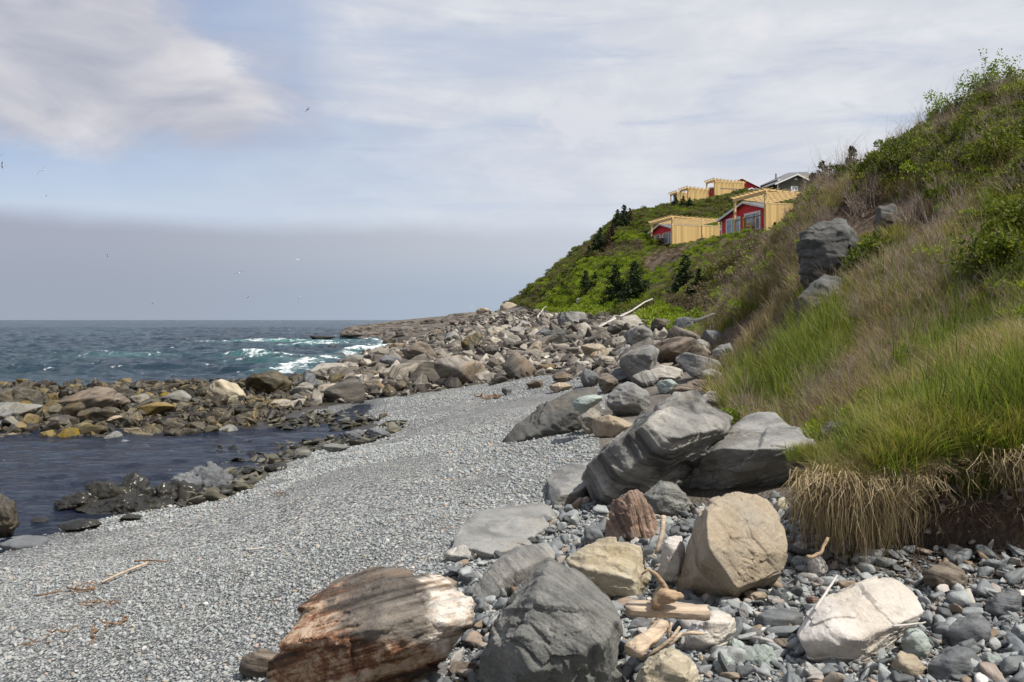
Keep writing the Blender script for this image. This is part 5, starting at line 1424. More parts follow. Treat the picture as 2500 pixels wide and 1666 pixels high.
    for i, q in enumerate(fine):
        ppx, _ = proj(q.x, q.y, q.z)
        ln = .95 if ppx < 2160 else (.35 if ppx < 2260 else (.16 if ppx < 2450 else .6))
        for _ in range(6 if ppx < 2170 else (2 if ppx < 2260 else (1 if ppx < 2450 else 2))):
            pts.append((q.x + rg.normal() * .04, q.y + rg.uniform(-.04, .12), q.z + rg.uniform(-.05, .03))); rot.append((rg.normal() * .12, rg.normal() * .16, rg.normal() * .7)); scl.append((1, rg.uniform(.6, 1.2), ln * rg.uniform(.5, 1.15)))
    scatter('hanging_dry_grass', pts, rot, scl, H, 'dry straw and roots hanging over the eroded bank', 'grass')
    n = 520; ii = rg.integers(0, len(fine) - 1, n); base = np.array([fine[i][:] for i in ii])
    mat_ = base + np.stack([rg.normal(0, .05, n), rg.uniform(-.03, .30, n), rg.uniform(-.01, .05, n)], 1)
    scatter('thatch_mat', mat_, np.stack([rg.uniform(.9, 1.7, n), rg.normal(0, .7, n), rg.normal(0, .9, n)], 1), np.stack([rg.uniform(.3, .65, n) * np.where(base[:, 0] / base[:, 1] * F + 1250 > 2200, .6, 1.0)] * 3, 1), [tuft(M['straw'], 140 + k, 26, .42, .10, .9, .0055) for k in range(3)], 'matted dry thatch lying over the edge of the turf', 'grass')
    n = 90; xr_ = rg.uniform(2.25, 4.3, n); yr_ = np.interp(xr_, [2.16, 3.9], [5.66, 5.30]); zr_ = rg.uniform(1.22, 1.55, n)
    scatter('soil_roots', np.stack([xr_, yr_, zr_], 1), np.stack([rg.normal(0, .3, n), rg.normal(0, .4, n), rg.normal(0, .8, n)], 1), np.stack([np.ones(n), rg.uniform(.4, 1, n), rg.uniform(.2, .55, n)], 1), [hang(M['root'], 150 + k, 7, .5, .007) for k in range(3)], 'thin brown roots trailing from the eroded soil face', 'roots')
    # loose fallen straw and stones in the soil bank
    n = 1500; xx = rg.uniform(2.0, 4.4, n); yy = rg.uniform(5.2, 5.9, n); zz = G(xx, yy)
    k = (zz > 1.08); s = .014 * (.11 / .014) ** (rg.uniform(0, 1, n) ** 2.2)
    sm = pebble_mat('bank stones', [(0, (.06, .05, .04)), (.5, (.16, .14, .12)), (1, (.38, .35, .32))])
    scatter('bank_stones', np.stack([xx, yy - .02, zz], 1)[k], rg.uniform(0, 6, (int(k.sum()), 3)), np.stack([s] * 3, 1)[k], pebble_meshes(sm, 4, 1500, 2), 'small stones stuck in the dark soil of the bank', 'stones')
    # tops of turf on the lip
    n = 900; ii = rg.integers(0, len(fine) - 1, n); pts = np.array([fine[i][:] for i in ii]) + np.stack([rg.normal(0, .04, n), rg.uniform(.02, .75, n), rg.uniform(-.01, .02, n)], 1)
    pts[:, 2] += (pts[:, 1] - np.array([fine[i].y for i in ii])) * .13
    scatter('turf_grass', pts, np.stack([rg.normal(.15, .15, n), rg.normal(0, .15, n), rg.normal(2.6, 1.3, n)], 1), np.stack([rg.uniform(.5, 1.0, n) * np.clip((pts[:, 0] / pts[:, 1] * F + 1250 - 2020) / 160, .4, 1)] * 3, 1), T_lush[:3] + T_mead, 'green grass on top of the overhanging turf', 'grass')
    # ---- single shrubs that stand out on the skyline
    def shrub(px, py, h, label, leafy, seed, mat='leafgreen', y=None):
        q = hit(px, py) if y is None else Vector(((px - 1250) / F * y, y, gz((px - 1250) / F * y, y)))
        if q is None: return
        me, out = twig_shrub(seed, 9, h, .011, 2)
        if leafy:
            t = empty('leafy_shrub', q, label, 'shrub', 'leafy shrubs of the high bank')
            link('stems', me, t); link('foliage', leafy_from(out, seed, M[mat], 4, .065, .3 * h), t)
        else:
            tag(link('bare_shrub', me, loc=q), label, 'shrub', 'bare shrubs of the high bank')
    sk = [(2492, 24), (2440, 23.5), (2395, 23.5), (2350, 23.5), (2300, 24), (2262, 24), (2225, 24), (2190, 24.5), (2150, 25), (2115, 25), (2085, 25), (2055, 25), (2030, 25.5), (2005, 26)]
    words = ['at the right edge', 'second from the right edge', 'third from the right edge', 'fourth from the right edge', 'fifth from the right edge', 'sixth from the right edge', 'right of the middle of the ridge', 'in the middle of the ridge',
             'left of the middle of the ridge', 'above the ledge rocks', 'right of the ridge spruce', 'beside the ridge spruce', 'left of the ridge spruce', 'at the low left end of the ridge']
    for k, (sx, sy) in enumerate(sk):
        if k < 5: shrub(sx, 0, rg.uniform(1.0, 1.5), 'leafy shrub on the skyline ' + words[k], True, 700 + k, 'leafgreen' if k % 2 else 'leafbright', sy)
        shrub(sx - 18, 0, rg.uniform(1.2, 1.75) * (1.1 if k > 2 else 1.25), 'bare branched shrub on the skyline ' + words[k], False, 740 + k, y=sy + .4)
    for k, (sx, sy, hh, w) in enumerate([(2440, 430, 1.3, 'low on the leafy bank at the far right'), (2340, 400, 1.2, 'in the leafy bank over the ledge rocks'), (2255, 440, 1.1, 'just right of the ledge rocks'),
                                        (2480, 650, 1.0, 'by the tall grass at the right edge'), (2420, 720, .8, 'below the tall grass'), (2190, 440, .9, 'dark above the twin ledge rocks')]):
        shrub(sx, sy, hh, 'dense leafy shrub ' + w, True, 780 + k, 'leafgreen')
    # ---- spruces
    SV = [spruce_meshes(300 + k, rb=.30 + .03 * k, gap=.05) for k in range(4)]; SD = [spruce_meshes(320 + k, rb=.30, mat=M['deadneedle'], gap=.35) for k in range(2)]
    TR = [(1674, 742, 622, 0, 'tallest dark spruce on the slope below the cabins'), (1706, 744, 656, 2, 'broad dark spruce right beside the tallest one'), (1648, 742, 690, 1, 'small spruce left of the tallest one'),
          (1502, 752, 646, 1, 'slim spruce, left of a pair low on the slope'), (1550, 742, 638, 2, 'dark spruce, right of a pair low on the slope'), (1526, 756, 690, 3, 'short spruce between the low pair'),
          (1500, 770, 735, 4, 'dead brown spruce at the foot of the low pair'), (1430, 722, 660, 0, 'small spruce on the far green slope'), (1452, 706, 664, 3, 'smaller spruce right of the one on the far green slope'),
          (1400, 672, 648, 1, 'little spruce on the edge of the far slope'), (1438, 630, 600, 0, 'lowest dark spruce on the skyline slope'), (1452, 624, 582, 1, 'second dark spruce up the skyline slope'),
          (1466, 618, 556, 2, 'tall dark spruce on the skyline slope'), (1484, 612, 562, 4, 'rusty dead spruce among the skyline spruces'), (1496, 590, 545, 5, 'half dead spruce up the skyline slope'),
          (1508, 566, 512, 1, 'dark spruce near the top of the skyline slope'), (1524, 560, 500, 0, 'pointed spruce near the top of the skyline slope'), (1536, 552, 508, 4, 'brown spruce near the top of the skyline slope'),
          (1560, 520, 492, 3, 'small spruce on the top edge of the hill'), (1628, 510, 476, 2, 'leftmost spruce of the row under the upper decks'), (1648, 512, 474, 0, 'second spruce of the row under the upper decks'),
          (1668, 512, 478, 1, 'third spruce of the row under the upper decks'), (1684, 512, 482, 3, 'rightmost spruce of the row under the upper decks')]
    for k, (sx, yb, yt, v, lab) in enumerate(TR):
        q = hit(sx, yb)
        if q is None: continue
        me = (SV + SD)[v]; hgt = (yb - yt) / F * q.y
        t = empty('spruce_tree', q, lab, 'tree', 'spruces on the slopes')
        t.scale = (hgt * 1.15, hgt * 1.15, hgt); t.rotation_euler = (0, 0, rg.uniform(0, 6.28))
        link('trunk', me[0], t); link('crown', me[1], t)
    for k, (sx, y, yt, v, lab) in enumerate([(2080, 26.5, 352, 0, 'spruce poking above the bare bushes on the near ridge'), (2006, 36, 392, 1, 'dark spruce in front of the grey house'), (1984, 37, 420, 2, 'shaggy spruce at the corner of the grey house'),
                                             (1956, 40, 470, 3, 'low spruce by the end of the pergola fence'), (1892, 36, 540, 2, 'small dark spruce before the near cabin fence'), (2052, 32, 400, 3, 'thin spruce left of the one on the near ridge')]):
        x = (sx - 1250) / F * y; zb = gz(x, y); zt = EYE + (HZ - yt) / F * y; hgt = max(.8, zt - zb)
        me = SV[v]; t = empty('spruce_tree', (x, y, zb - .05), lab, 'tree', 'spruces on the slopes'); t.scale = (hgt * .95, hgt * .95, hgt)
        link('trunk', me[0], t); link('crown', me[1], t)


vegetation()

# ------------------------------------------------------------------ cabins and houses
def siding_mat(name, col, pitch=.14, vertical=False):
    m, T, b = mat_new(name)
    co = T.new('ShaderNodeTexCoord').outputs['Object']; x, y, z = T.sep(co)
    s = T.m('FRACT', T.m('DIVIDE', T.m('ADD', x, y) if vertical else z, pitch))
    idx = T.m('FLOOR', T.m('DIVIDE', T.m('ADD', x, y) if vertical else z, pitch))
    wn = T.new('ShaderNodeTexWhiteNoise', noise_dimensions='1D'); T.put(wn.inputs['W'], idx)
    n = T.noise(T.vm('MULTIPLY', co, (1, 1, .2) if vertical else (.3, .3, 3)), 6, 5, .6)
    f = T.m('ADD', T.m('MULTIPLY', wn.outputs['Value'], .6), T.m('MULTIPLY', n, .4))
    c = T.ramp(f, [(.2, tuple(v * .78 for v in col)), (.8, tuple(min(1, v * 1.15) for v in col))])
    c = T.mix(T.ss(s, .10, .02), c, tuple(v * .4 for v in col))
    T.put(b.inputs['Base Color'], c); b.inputs['Roughness'].default_value = .75
    T.put(b.inputs['Normal'], T.bump(s, .6, .02))
    return m


def glass_mat():
    m, T, b = mat_new('window glass')
    co = T.new('ShaderNodeTexCoord').outputs['Object']
    T.put(b.inputs['Base Color'], T.ramp(T.noise(co, 1.2, 3), [(.35, (.16, .21, .25)), (.7, (.33, .40, .46))]))
    b.inputs['Roughness'].default_value = .06; b.inputs['Specular IOR Level'].default_value = .8
    return m


M['redside'] = siding_mat('red siding', (.66, .034, .050), .16)
M['greyside'] = siding_mat('grey green siding', (.125, .12, .095), .2)
M['fence'] = siding_mat('new fence boards', (.64, .435, .17), .22, True)
M['timber'] = simple('new timber', (.66, .47, .22), .75, .15, 3)
M['timberdark'] = simple('deck timber', (.22, .13, .075), .8, .25, 3)
M['white'+'paint'] = simple('white paint', (.74, .74, .74), .6, .06, 4)
M['roofgrey'] = simple('grey shingles', (.13, .13, .135), .9, .2, 12)
M['glass'] = glass_mat()
def wood_mat(name, col):
    m, T, b = mat_new(name); co = T.new('ShaderNodeTexCoord').outputs['Object']
    g = T.noise(T.vm('MULTIPLY', co, (9, 30, 60)), 1.0, 6, .65, .6); n = T.noise(co, 9, 6, .6)
    f = T.m('ADD', T.m('MULTIPLY', g, .6), T.m('MULTIPLY', n, .4))
    T.put(b.inputs['Base Color'], T.ramp(f, [(.3, tuple(v * .38 for v in col)), (.48, tuple(v * .85 for v in col)), (.66, tuple(min(1, v * 1.25) for v in col))]))
    b.inputs['Roughness'].default_value = .85; T.put(b.inputs['Normal'], T.bump(f, .8, .012)); return m
M['wood'] = wood_mat('driftwood', (.47, .365, .265))
M['wooddark'] = wood_mat('weathered driftwood', (.32, .225, .14))
M['bone'] = simple('bleached wood', (.43, .405, .37), .8, .12, 5, bump=.4)
M['kelp'] = simple('dried kelp', (.17, .10, .05), .6, .4, 8)
M['yellowplastic'] = simple('yellow paint', (.75, .46, .03), .5, .08, 4)
M['pole'] = simple('pole timber', (.16, .13, .11), .9, .2, 4)
M['feather'] = simple('gull feathers', (.62, .63, .65), .7, .1, 5)
M['featherdark'] = simple('gull wing feathers', (.13, .14, .16), .7, .3, 5)


class Frame:
    """local frame: u along the front, v into the building, z up"""
    def __init__(self, o, deg):
        a = R(deg); self.o = Vector(o); self.u = Vector((-math.cos(a), math.sin(a), 0)); self.v = Vector((math.sin(a), math.cos(a), 0)); self.z = Vector((0, 0, 1))
        self.m = Matrix((self.u, self.v, self.z)).transposed().to_4x4(); self.m.translation = self.o
    def __call__(self, u, v, z): return self.o + self.u * u + self.v * v + self.z * z


def fobj(fr, mb, name, mat, parent):
    """a part built in the frame's own coordinates"""
    me = mb.mesh(name, mat); o = link(name, me, parent)
    return o


def window(fr, root, u0, u1, z0, z1, v, mull=(), name='window'):
    f = MB(); t = .17
    f.box((u0, v - .05, z0), (u0 + t, v + .02, z1)); f.box((u1 - t, v - .05, z0), (u1, v + .02, z1))
    f.box((u0 + t, v - .05, z1 - t), (u1 - t, v + .02, z1)); f.box((u0 + t, v - .05, z0), (u1 - t, v + .02, z0 + t))
    for q in mull: f.box((q - .06, v - .045, z0 + t), (q + .06, v + .015, z1 - t))
    w = fobj(fr, f, name, M['whitepaint'], root)
    g = MB(); g.box((u0 + t * .6, v - .02, z0 + t * .6), (u1 - t * .6, v - .004, z1 - t * .6)); fobj(fr, g, 'pane', M['glass'], w)


def frame_root(fr, name, label, cat, group=None):
    o = bpy.data.objects.new(name, None); COL.objects.link(o); o.matrix_world = fr.m; o.empty_display_size = .1
    return tag(o, label, cat, group)


def pergola(fr, root, W, L, H, drop=.18, fence_to=None, fence_h=.68, stilts=0.0, rail=True, fb=0.0, midpost=False, dz=0.0):
    p = .16
    for (u, v) in ((0, 0), (W - p, 0), (0, L - p)):
        b = MB(); b.box((u, v, -stilts), (u + p, v + p, H - .30)); fobj(fr, b, 'post', M['timber'], root)
    b = MB(); b.box((-.1, .01, H - .30), (W + .1, p - .01, H - .06)); fobj(fr, b, 'beam', M['timber'], root)
    b = MB(); b.box((.03, p, H - .14), (p - .03, L, H - .07)); fobj(fr, b, 'beam', M['timber'], root)
    n = int(W / .60); r = MB()
    for i in range(n + 1):
        u = i * W / n; r.beam((u, -.25, H + .02), (u, L + .2, H + .02 - drop), .05, .14)
    fobj(fr, r, 'rafters', M['timber'], root)
    r = MB(); k = int(L / .50)
    for i in range(k + 1):
        v = -.15 + i * (L + .3) / k; r.box((-.35, v, H + .12 - drop * i / k), (W + .3, v + .05, H + .17 - drop * i / k))
    fobj(fr, r, 'slats', M['timber'], root)
    e = fence_to or L
    f = MB(); f.box((-.045, .02, fb), (-.005, e, H * fence_h)); fobj(fr, f, 'privacy_fence', M['fence'], root)
    f = MB(); f.box((-.06, p, H * fence_h + .003), (.05, e, H * fence_h + .08)); fobj(fr, f, 'top_rail', M['timber'], root)
    if midpost:
        b = MB(); b.box((-.12, L * .62, fb + .9), (-.05, L * .62 + .14, H - .06)); fobj(fr, b, 'post', M['timber'], root)
    if rail:
        b = MB(); b.box((p, .03, dz + .95), (W - p, .11, dz + 1.01))
        for i in (1, 2): b.box((p + (W - 2 * p) * i / 3, .04, dz), (p + (W - 2 * p) * i / 3 + .06, .10, dz + .95))
        fobj(fr, b, 'railing', M['timberdark'], root)
    b = MB(); b.box((.002, .17, dz - .14), (W + .3, L + .5, dz - .01)); fobj(fr, b, 'deck', M['timberdark'], root)


def gable(fr, root, u0, u1, v, depth, zb, ze, zp, wall='redside', roof='whitepaint', over=.45):
    """gable wall towards the front, roof planes running into the hill"""
    um = (u0 + u1) / 2
    b = MB(); b.prism([(u0, v, zb), (u1, v, zb), (u1, v, ze), (um, v, zp), (u0, v, ze)], (0, depth, 0)); fobj(fr, b, 'wall', M[wall], root)
    r = MB(); fa = MB(); s = (zp - ze) / (um - u0)
    for sg, a, e in ((-1, um, u0), (1, um, u1)):
        eo = e + sg * over; zo = ze - s * over
        pts = [(um, v - over, zp + .015), (eo, v - over, zo + .015), (eo, v - over, zo + .13), (um, v - over, zp + .13)]
        r.prism([q if False else (q[0], q[1] + .062, q[2]) for q in pts], (0, depth + 2 * over, 0)); fa.prism([(q[0], q[1], q[2] + (.012 if i > 1 else -.05)) for i, q in enumerate(pts)], (0, .06, 0))
    fobj(fr, r, 'roof', M['roofgrey'], root); fobj(fr, fa, 'fascia', M[roof], root)
    t = MB(); t.box((u0 - .02, v - .05, zb), (u0 + .12, v - .004, ze - .05)); t.box((u1 - .12, v - .05, zb), (u1 + .02, v - .004, ze - .05)); fobj(fr, t, 'corner_trim', M['whitepaint'], root)


def cabins():
    A = P(1868, 571, 62); fr = Frame(A, 75)
    root = frame_root(fr, 'cabin', 'nearest red cabin with a slatted timber pergola and a yellow chair on its deck', 'cabin', 'red cabins on the slope')
    H = (571 - 463) / F * 62
    gable(fr, root, .55, 8.3, 1.0, 6.5, -.45, 1.98, 2.95, over=.32)
    window(fr, root, 2.2, 4.6, .55, 2.1, 1.0, (2.9,)); window(fr, root, 5.2, 7.5, .45, 2.0, 1.0, (6.6,))
    pergola(fr, root, 4.6, 3.6, H, .25, dz=.5)
    b = MB(); b.box((.3, .3, -.95), (8.4, 6.0, -.02)); fobj(fr, b, 'foundation', M['timberdark'], root)
    c = empty('deck_chair', fr(3.3, .58, .5), 'yellow chair on the deck of the nearest red cabin', 'chair')
    for nm, a, bb in (('seat', (-.32, -.3, .32), (.32, .3, .40)), ('backrest', (-.32, .22, .401), (.32, .32, 1.0)), ('leg', (-.30, -.28, 0), (-.22, -.2, .319)), ('leg', (.22, -.28, 0), (.30, -.2, .319)), ('leg', (-.30, .2, 0), (-.22, .28, .319)), ('leg', (.22, .2, 0), (.30, .28, .319)),
                      ('armrest', (-.42, -.3, .55), (-.33, .21, .60)), ('armrest', (.33, -.3, .55), (.42, .21, .60))):
        q = MB(); q.box(a, bb); link(nm, q.mesh(nm, M['yellowplastic']), c)
    c.rotation_euler = (0, 0, R(60)); c.scale = (1.15, 1.15, 1.15)
    A = P(1640, 596, 80); fr = Frame(A, 75)
    root = frame_root(fr, 'cabin', 'lower red cabin with a pergola and a white table on its deck', 'cabin', 'red cabins on the slope')
    H = (596 - 529) / F * 80
    gable(fr, root, .55, 7.6, .9, 6.5, -.6, 1.5, 2.35, over=.32)
    window(fr, root, 1.9, 4.0, .2, 1.45, .9, (2.5,)); window(fr, root, 4.4, 6.7, .15, 1.45, .9, (5.9,))
    pergola(fr, root, 4.9, 5.2, H, .22, midpost=True, dz=.2)
    b = MB(); b.box((.3, .3, -1.0), (7.8, 6.2, -.05)); fobj(fr, b, 'foundation', M['timberdark'], root)
    c = empty('deck_table', fr(3.9, .55, .2), 'white table on the deck of the lower red cabin', 'table')
    for nm, a, bb in (('tabletop', (-.6, -.4, .72), (.6, .4, .80)), ('leg', (-.5, -.3, 0), (-.42, -.22, .719)), ('leg', (.42, -.3, 0), (.5, -.22, .719)), ('leg', (-.5, .22, 0), (-.42, .3, .719)), ('leg', (.42, .22, 0), (.5, .3, .719))):
        q = MB(); q.box(a, bb); link(nm, q.mesh(nm, M['whitepaint']), c)
    # upper decks
    A = P(1744, 476, 110); fr = Frame(A, 75)
    root = frame_root(fr, 'cabin', 'upper cabin deck boxed in pale boards on stilts, red gable behind', 'cabin', 'red cabins on the slope')
    pergola(fr, root, 2.3, 4.5, 2.1, .3, fence_h=.80, stilts=1.1, fb=-.05)
    b = MB()
    for q in ((.1, 1.6), (.1, 3.0)): b.beam((q[0], q[1], -.9), (q[0], q[1] + .9, -.15), .1, .1)
    fobj(fr, b, 'brace', M['timber'], root)
    gable(fr, root, .4, 4.6, 1.2, 2.4, -.9, .9, 1.35); window(fr, root, 1.0, 2.2, -.1, .75, 1.2)
    fr2 = Frame(P(1846, 490, 122), -10)
    r2 = frame_root(fr2, 'cabin', 'red gabled cabin with white eaves on the hilltop behind the boxed deck', 'cabin', 'red cabins on the slope')
    gable(fr2, r2, 0, 4.9, 0, 5, -1.0, 2.1, 3.15); gable(fr2, r2, .1, 2.9, -1.2, 1.1, -1.0, .95, 1.5)
    fr3 = Frame(P(1679, 490, 108), 75)
    r3 = frame_root(fr3, 'cabin', 'pale boarded deck with a low pergola above the spruce row', 'cabin', 'red cabins on the slope')
    pergola(fr3, r3, 2.2, 3.0, 1.75, .25, fence_h=.85, rail=False, fb=-.3)
    fr4 = Frame(P(1652, 494, 113), 75)
    r4 = frame_root(fr4, 'cabin', 'leftmost small pergola peeping over the spruce row', 'cabin', 'red cabins on the slope')
    pergola(fr4, r4, 2.0, 2.2, 1.45, .25, fence_h=.85, rail=False, fb=-.3)
    # grey houses
    fr = Frame(P(1992, 500, 100), -8)
    root = frame_root(fr, 'house', 'grey house with white eaves and a half round gable vent', 'house', 'grey houses on the hilltop')
    gable(fr, root, .2, 5.0, 0, 7, -1.5, 2.45, 3.5, 'greyside', 'whitepaint', .5)
    window(fr, root, 2.35, 3.25, 1.5, 2.2, 0, (2.8,)); window(fr, root, .3, 1.0, 1.5, 2.2, 0, (.65,))
    b = MB(); cx, cz, rr = 2.6, 2.95, .22
    b.prism([(cx + rr * math.cos(math.pi * k / 10), -.05, cz + rr * math.sin(math.pi * k / 10)) for k in range(11)], (0, .045, 0)); fobj(fr, b, 'vent', M['whitepaint'], root)
    fr = Frame(P(2006, 470, 118), -8)
    root = frame_root(fr, 'house', 'larger grey house with a hipped dark roof behind the gabled one', 'house', 'grey houses on the hilltop')
    b = MB(); b.box((.3, .2, -2), (6.2, 7, 1.6)); fobj(fr, b, 'wall', M['greyside'], root)
    b = MB(); b.add([(-.2, -.3, 1.6), (6.9, -.3, 1.6), (6.9, 7.5, 1.6), (-.2, 7.5, 1.6), (.6, 3.4, 3.55), (3.4, 3.4, 3.35)], [(0, 1, 5, 4), (1, 2, 5), (2, 3, 4, 5), (3, 0, 4), (0, 3, 2, 1)]); fobj(fr, b, 'roof', M['roofgrey'], root)
    b = MB(); b.box((-.2, -.5, 1.42), (6.9, -.31, 1.62)); fobj(fr, b, 'fascia', M['whitepaint'], root)
    b = MB(); b.box((1.9, -.7, .2), (2.06, -.52, 2.2)); b.box((2.06, -.7, 2.05), (4.6, -.52, 2.2)); fobj(fr, b, 'porch_frame', M['timber'], root)
    b = MB(); b.box((5.4, 3, 2.2), (5.55, 3.15, 3.1)); fobj(fr, b, 'flue', M['roofgrey'], root)
    # utility pole
    q = P(2026, 470, 92); t = empty('utility_pole', q, 'wooden utility pole with a crossarm beside the grey house', 'pole')
    top = (470 - 398) / F * 92
    b = MB(); b.tube([(0, 0, -3), (0, 0, top)], [.16, .12], 8); link('mast', b.mesh('mast', M['pole'], True), t)
    b = MB(); b.box((-.9, -.06, top - .45), (.9, .06, top - .32)); link('crossarm', b.mesh('crossarm', M['pole']), t)
    b = MB()
    for k in (-.8, -.3, .3, .8): b.tube([(k, 0, top - .319), (k, 0, top - .17)], [.04, .03], 6)
    link('insulators', b.mesh('insulators', M['whitepaint']), t)


cabins()


# ------------------------------------------------------------------ driftwood, wrack, gulls
def rough_mesh(mb, name, mat, amt, freq, sub=2, seed=1):
    me = mb.mesh(name, mat, True); bm = bmesh.new(); bm.from_mesh(me)
    bmesh.ops.subdivide_edges(bm, edges=bm.edges, cuts=sub, use_grid_fill=True)
    bmesh.ops.triangulate(bm, faces=bm.faces)
    v = np.array([q.co[:] for q in bm.verts]); d = fbm(v * freq, 3, seed)
    bm.normal_update()
    for q, k in zip(bm.verts, d): q.co += q.normal * float(k) * amt
    bm.to_mesh(me); bm.free(); me.polygons.foreach_set('use_smooth', [True] * len(me.polygons))
    return me


def stick(a, b, r0, r1, label, mat='wooddark', bend=.04, name='stick', seg=9, seed=3, cat='stick', group=None):
    rg = np.random.default_rng(seed); a = Vector(a); b = Vector(b); L = (b - a).length; pts = []; rad = []
    o1 = Vector(rg.normal(size=3)) * bend * L
    for i in range(seg):
        f = i / (seg - 1); pts.append(a.lerp(b, f) + o1 * math.sin(f * 3.14) + Vector(rg.normal(size=3)) * bend * .15 * L); rad.append((r0 + (r1 - r0) * f) * rg.uniform(.9, 1.1))
    mb = MB(); mb.tube(pts, rad, 7)
    o = link(name, mb.mesh(name, M[mat], True)); return tag(o, label, cat, group)


def small_things():
    d = 3.98
    # plank
    a = P(1527, 1494, d); b = P(1732, 1506, d - .04); mb = MB()
    ax = (b - a).normalized(); up = Vector((0, -.25, 1)).normalized(); dep = ax.cross(up).normalized(); up = dep.cross(ax)
    L = (b - a).length; ol = [(0, .03), (.03, .0), (.2, -.004), (L - .03, 0), (L, .018), (L - .01, .07), (L - .07, .085), (.1, .09), (.02, .075)]
    mb.prism([a + ax * u + dep * (v if dep.y > 0 else -v) - up * .022 for u, v in ol], up * .036)
    o = link('driftwood_plank', rough_mesh(mb, 'driftwood_plank', M['wood'], .012, 18, 3)); tag(o, 'short flat driftwood plank lying across the stones', 'driftwood')
    # knotted piece standing on the plank, with a curved horn
    mb = MB(); pts = [P(1602, 1494, d + .03), P(1604, 1470, d), P(1622, 1452, d), P(1648, 1452, d), P(1670, 1460, d - .01)]
    mb.tube(pts, [.030, .036, .040, .024, .012], 9)
    root = link('driftwood_knot', rough_mesh(mb, 'driftwood_knot', M['wooddark'], .034, 18, 3, 4)); tag(root, 'knotted driftwood root standing on the plank with a curved horn', 'driftwood')
    mb = MB(); mb.tube([P(1628, 1446, d), P(1618, 1424, d), P(1600, 1402, d - .01), P(1582, 1390, d - .02), P(1566, 1404, d - .02)], [.018, .013, .011, .009, .004], 8)
    h = link('horn', mb.mesh('horn', M['wooddark'], True), root)
    # chunk and roots below
    mb = MB(); mb.tube([P(1540, 1588, d - .22), P(1565, 1572, d - .18), P(1600, 1545, d - .06), P(1622, 1522, d)], [.030, .042, .036, .026], 9)
    tag(link('driftwood_chunk', rough_mesh(mb, 'driftwood_chunk', M['wood'], .034, 15, 3, 6)), 'pale driftwood block propped under the plank', 'driftwood')
    mb = MB()
    for k, pp in enumerate([[(1560, 1612), (1600, 1590), (1640, 1560), (1660, 1530)], [(1610, 1585), (1640, 1570), (1665, 1545)], [(1630, 1570), (1632, 1545), (1640, 1520)], [(1650, 1552), (1690, 1545), (1720, 1548)]]):
        mb.tube([P(x, y, d - .12 + .03 * k) for x, y in pp], [.004] + [.010] * (len(pp) - 2) + [.006], 6)
    tag(link('driftwood_roots', mb.mesh('driftwood_roots', M['wood'], True)), 'thin branching driftwood roots under the plank', 'driftwood')
    stick(P(1602, 1350, 5.1), P(1620, 1260, 5.2), .015, .018, 'upright driftwood stick beside the pointed reddish rock', 'wood', .02)
    stick(P(1990, 1490, 4.05), P(2044, 1404, 4.5), .008, .006, 'thin pale stick leaning on the tip of the white boulder', 'bone', .02, seed=5)
    stick(P(1972, 1362, 4.9), P(2022, 1312, 5.1), .013, .010, 'crooked stick in front of the hanging straw', 'wooddark', .06, seed=6)
    stick(P(2180, 1528, 3.9), P(2260, 1520, 4.1), .006, .004, 'thin twig on the right shoulder of the white boulder', 'bone', .03, seed=7)
    # bleached poles in the boulder field
    a = hit(1462, 812); b = hit(1592, 742); b.z += .3; a.z += .25
    stick(a, b, .062, .045, 'long bleached pole leaning up from the boulders onto the slope', 'bone', .012, 'bleached_pole', seed=8, cat='driftwood')
    a = hit(1652, 816); b = hit(1745, 792); a.z += .32; b.z += .34
    stick(a, b, .075, .06, 'bleached log lying level at the foot of the grassy slope', 'bone', .01, 'bleached_log', seed=9, cat='driftwood')
    a = hit(1312, 786); b = hit(1332, 760); a.z += .3; b.z += .45
    stick(a, b, .07, .06, 'short bleached log below the far green slope', 'bone', .01, 'bleached_log', seed=10, cat='driftwood')
    # kelp and twigs on the pebbles
    def on(px, py, up=.035): q = hit(px, py); return Vector((q.x, q.y, q.z + up))
    stick(on(248, 1432), on(362, 1384), .009, .012, 'long straw coloured reed on the pebbles', 'wood', .01, seed=11)
    stick(on(328, 1380), on(408, 1380), .008, .006, 'reddish twig at the end of the long reed', 'kelp', .02, seed=12)
    stick(on(90, 1466), on(152, 1452), .009, .006, 'short orange twig near the left edge of the pebbles', 'kelp', .02, seed=13)
    stick(on(165, 1445), on(228, 1447), .009, .006, 'orange twig below the lower end of the long reed', 'kelp', .03, seed=14)
    stick(on(605, 1352, .03), on(645, 1346, .03), .012, .009, 'grey driftwood sliver on the pebbles', 'bone', .02, seed=15)
    rg = np.random.default_rng(3)
    for k, (px, py, r, lb) in enumerate([(232, 1436, .10, 'tangle of dry kelp at the lower end of the long reed'), (248, 1478, .09, 'curled brown kelp below the reed'), (255, 1540, .13, 'dark red seaweed strip on the pebbles'), (1206, 974, .35, 'heap of tan dry seaweed on the far beach'),
                                          (688, 1210, .09, 'orange kelp scrap on the pebbles by the reef'), (80, 1578, .06, 'yellow brown kelp bladder heap near the left edge')]):
        mb = MB(); c = on(px, py, .02)
        for _ in range(6):
            a = rg.uniform(0, 6.28); pts = []; q = c + Vector((rg.normal() * r * .5, rg.normal() * r * .4, 0))
            for i in range(7):
                a += rg.normal() * .7; q = q + Vector((math.cos(a), math.sin(a), 0)) * r * .28; pts.append((q.x, q.y, c.z + abs(rg.normal()) * r * .12))
            mb.tube(pts, [.03 * r, .05 * r, .06 * r, .06 * r, .06 * r, .05 * r, .02 * r], 5)
        tag(link('seaweed', mb.mesh('seaweed', M['kelp'], True)), lb, 'seaweed')
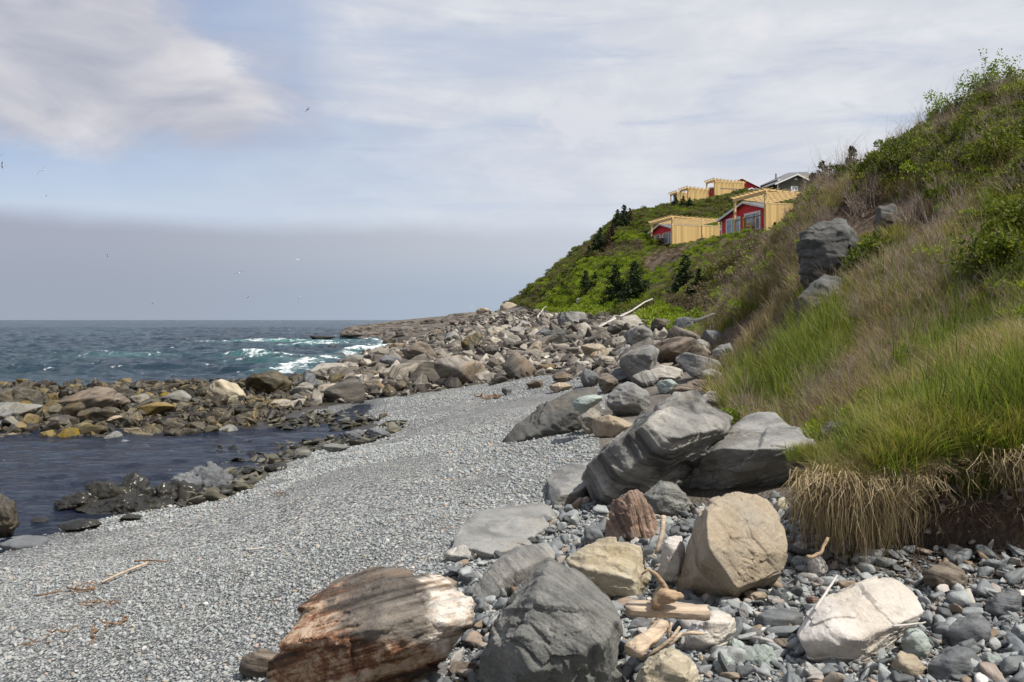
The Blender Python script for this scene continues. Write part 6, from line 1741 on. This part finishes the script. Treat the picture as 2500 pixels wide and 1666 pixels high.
    # gulls
    G_ = [(3, 379, 10, 30, 'dark gull at the very left edge, upper one'), (6, 404, 12, 45, 'gull at the left edge below another'), (103, 416, 17, 50, 'gull with raised wing in the blue gap at left'),
          (112, 478, 11, 20, 'small gull below the one in the blue gap'), (751, 268, 13, 48, 'dark gull under the edge of the big cloud'), (350, 411, 5, 10, 'tiny distant gull right of the blue gap gulls'),
          (263, 625, 8, 30, 'faint gull high in the fog bank at left'), (585, 667, 14, 15, 'grey gull gliding in the fog bank'), (605, 726, 9, -20, 'white gull low in the fog'), (727, 634, 8, 10, 'white gull alone in the fog right of the gliding one'),
          (731, 731, 10, 75, 'bright white gull low over the sea'), (372, 742, 6, 20, 'tiny dark gull just above the horizon'), (1152, 750, 6, 40, 'pale gull over the rock ledge')]
    for k, (px, py, span, roll, lab) in enumerate(G_):
        y = 1.15 * F / span * .62; c = P(px, py, y); t = empty('gull', c, lab, 'gull', 'gulls over the bay')
        white = 'white' in lab or 'pale' in lab; dark = 'dark' in lab
        s = .72
        mb = MB(); mb.tube([(0, -.34, .02), (0, -.26, .02), (0, -.12, 0), (0, .08, 0), (0, .26, .01), (0, .42, .015)], [.015, .055, .085, .085, .045, .02], 8); link('body', mb.mesh('body', M['feather' if not dark else 'featherdark'], True), t)
        for sg in (-1, 1):
            mb = MB(); pr = [(0.05, .0, .0), (.35, -.06, .16), (.70, .02, .10), (.95, .12, .02)]; V = []; wd = [.20, .19, .13, .02]
            for (x, y2, z), w in zip(pr, wd): V += [(sg * x, y2 - w * .5, z), (sg * x, y2 + w * .5, z), (sg * x, y2 + w * .5, z + .014), (sg * x, y2 - w * .5, z + .014)]
            Fc = [(0, 1, 2, 3), (12, 15, 14, 13)]
            for i in range(3):
                for j in range(4): Fc.append((4 * i + j, 4 * i + 4 + j, 4 * i + 4 + (j + 1) % 4, 4 * i + (j + 1) % 4))
            mb.add(V, Fc); link('wing', mb.mesh('wing', M['feather' if white else 'featherdark']), t)
        mb = MB(); mb.prism([(-.03, .40, .01), (.03, .40, .01), (.09, .56, .01), (-.09, .56, .01)], (0, 0, .012)); link('tail', mb.mesh('tail', M['feather']), t)
        t.rotation_euler = (R(18), R(-roll), R([35, -60, 20, 120, 70][k % 5])); t.scale = (s, s, s)


small_things()
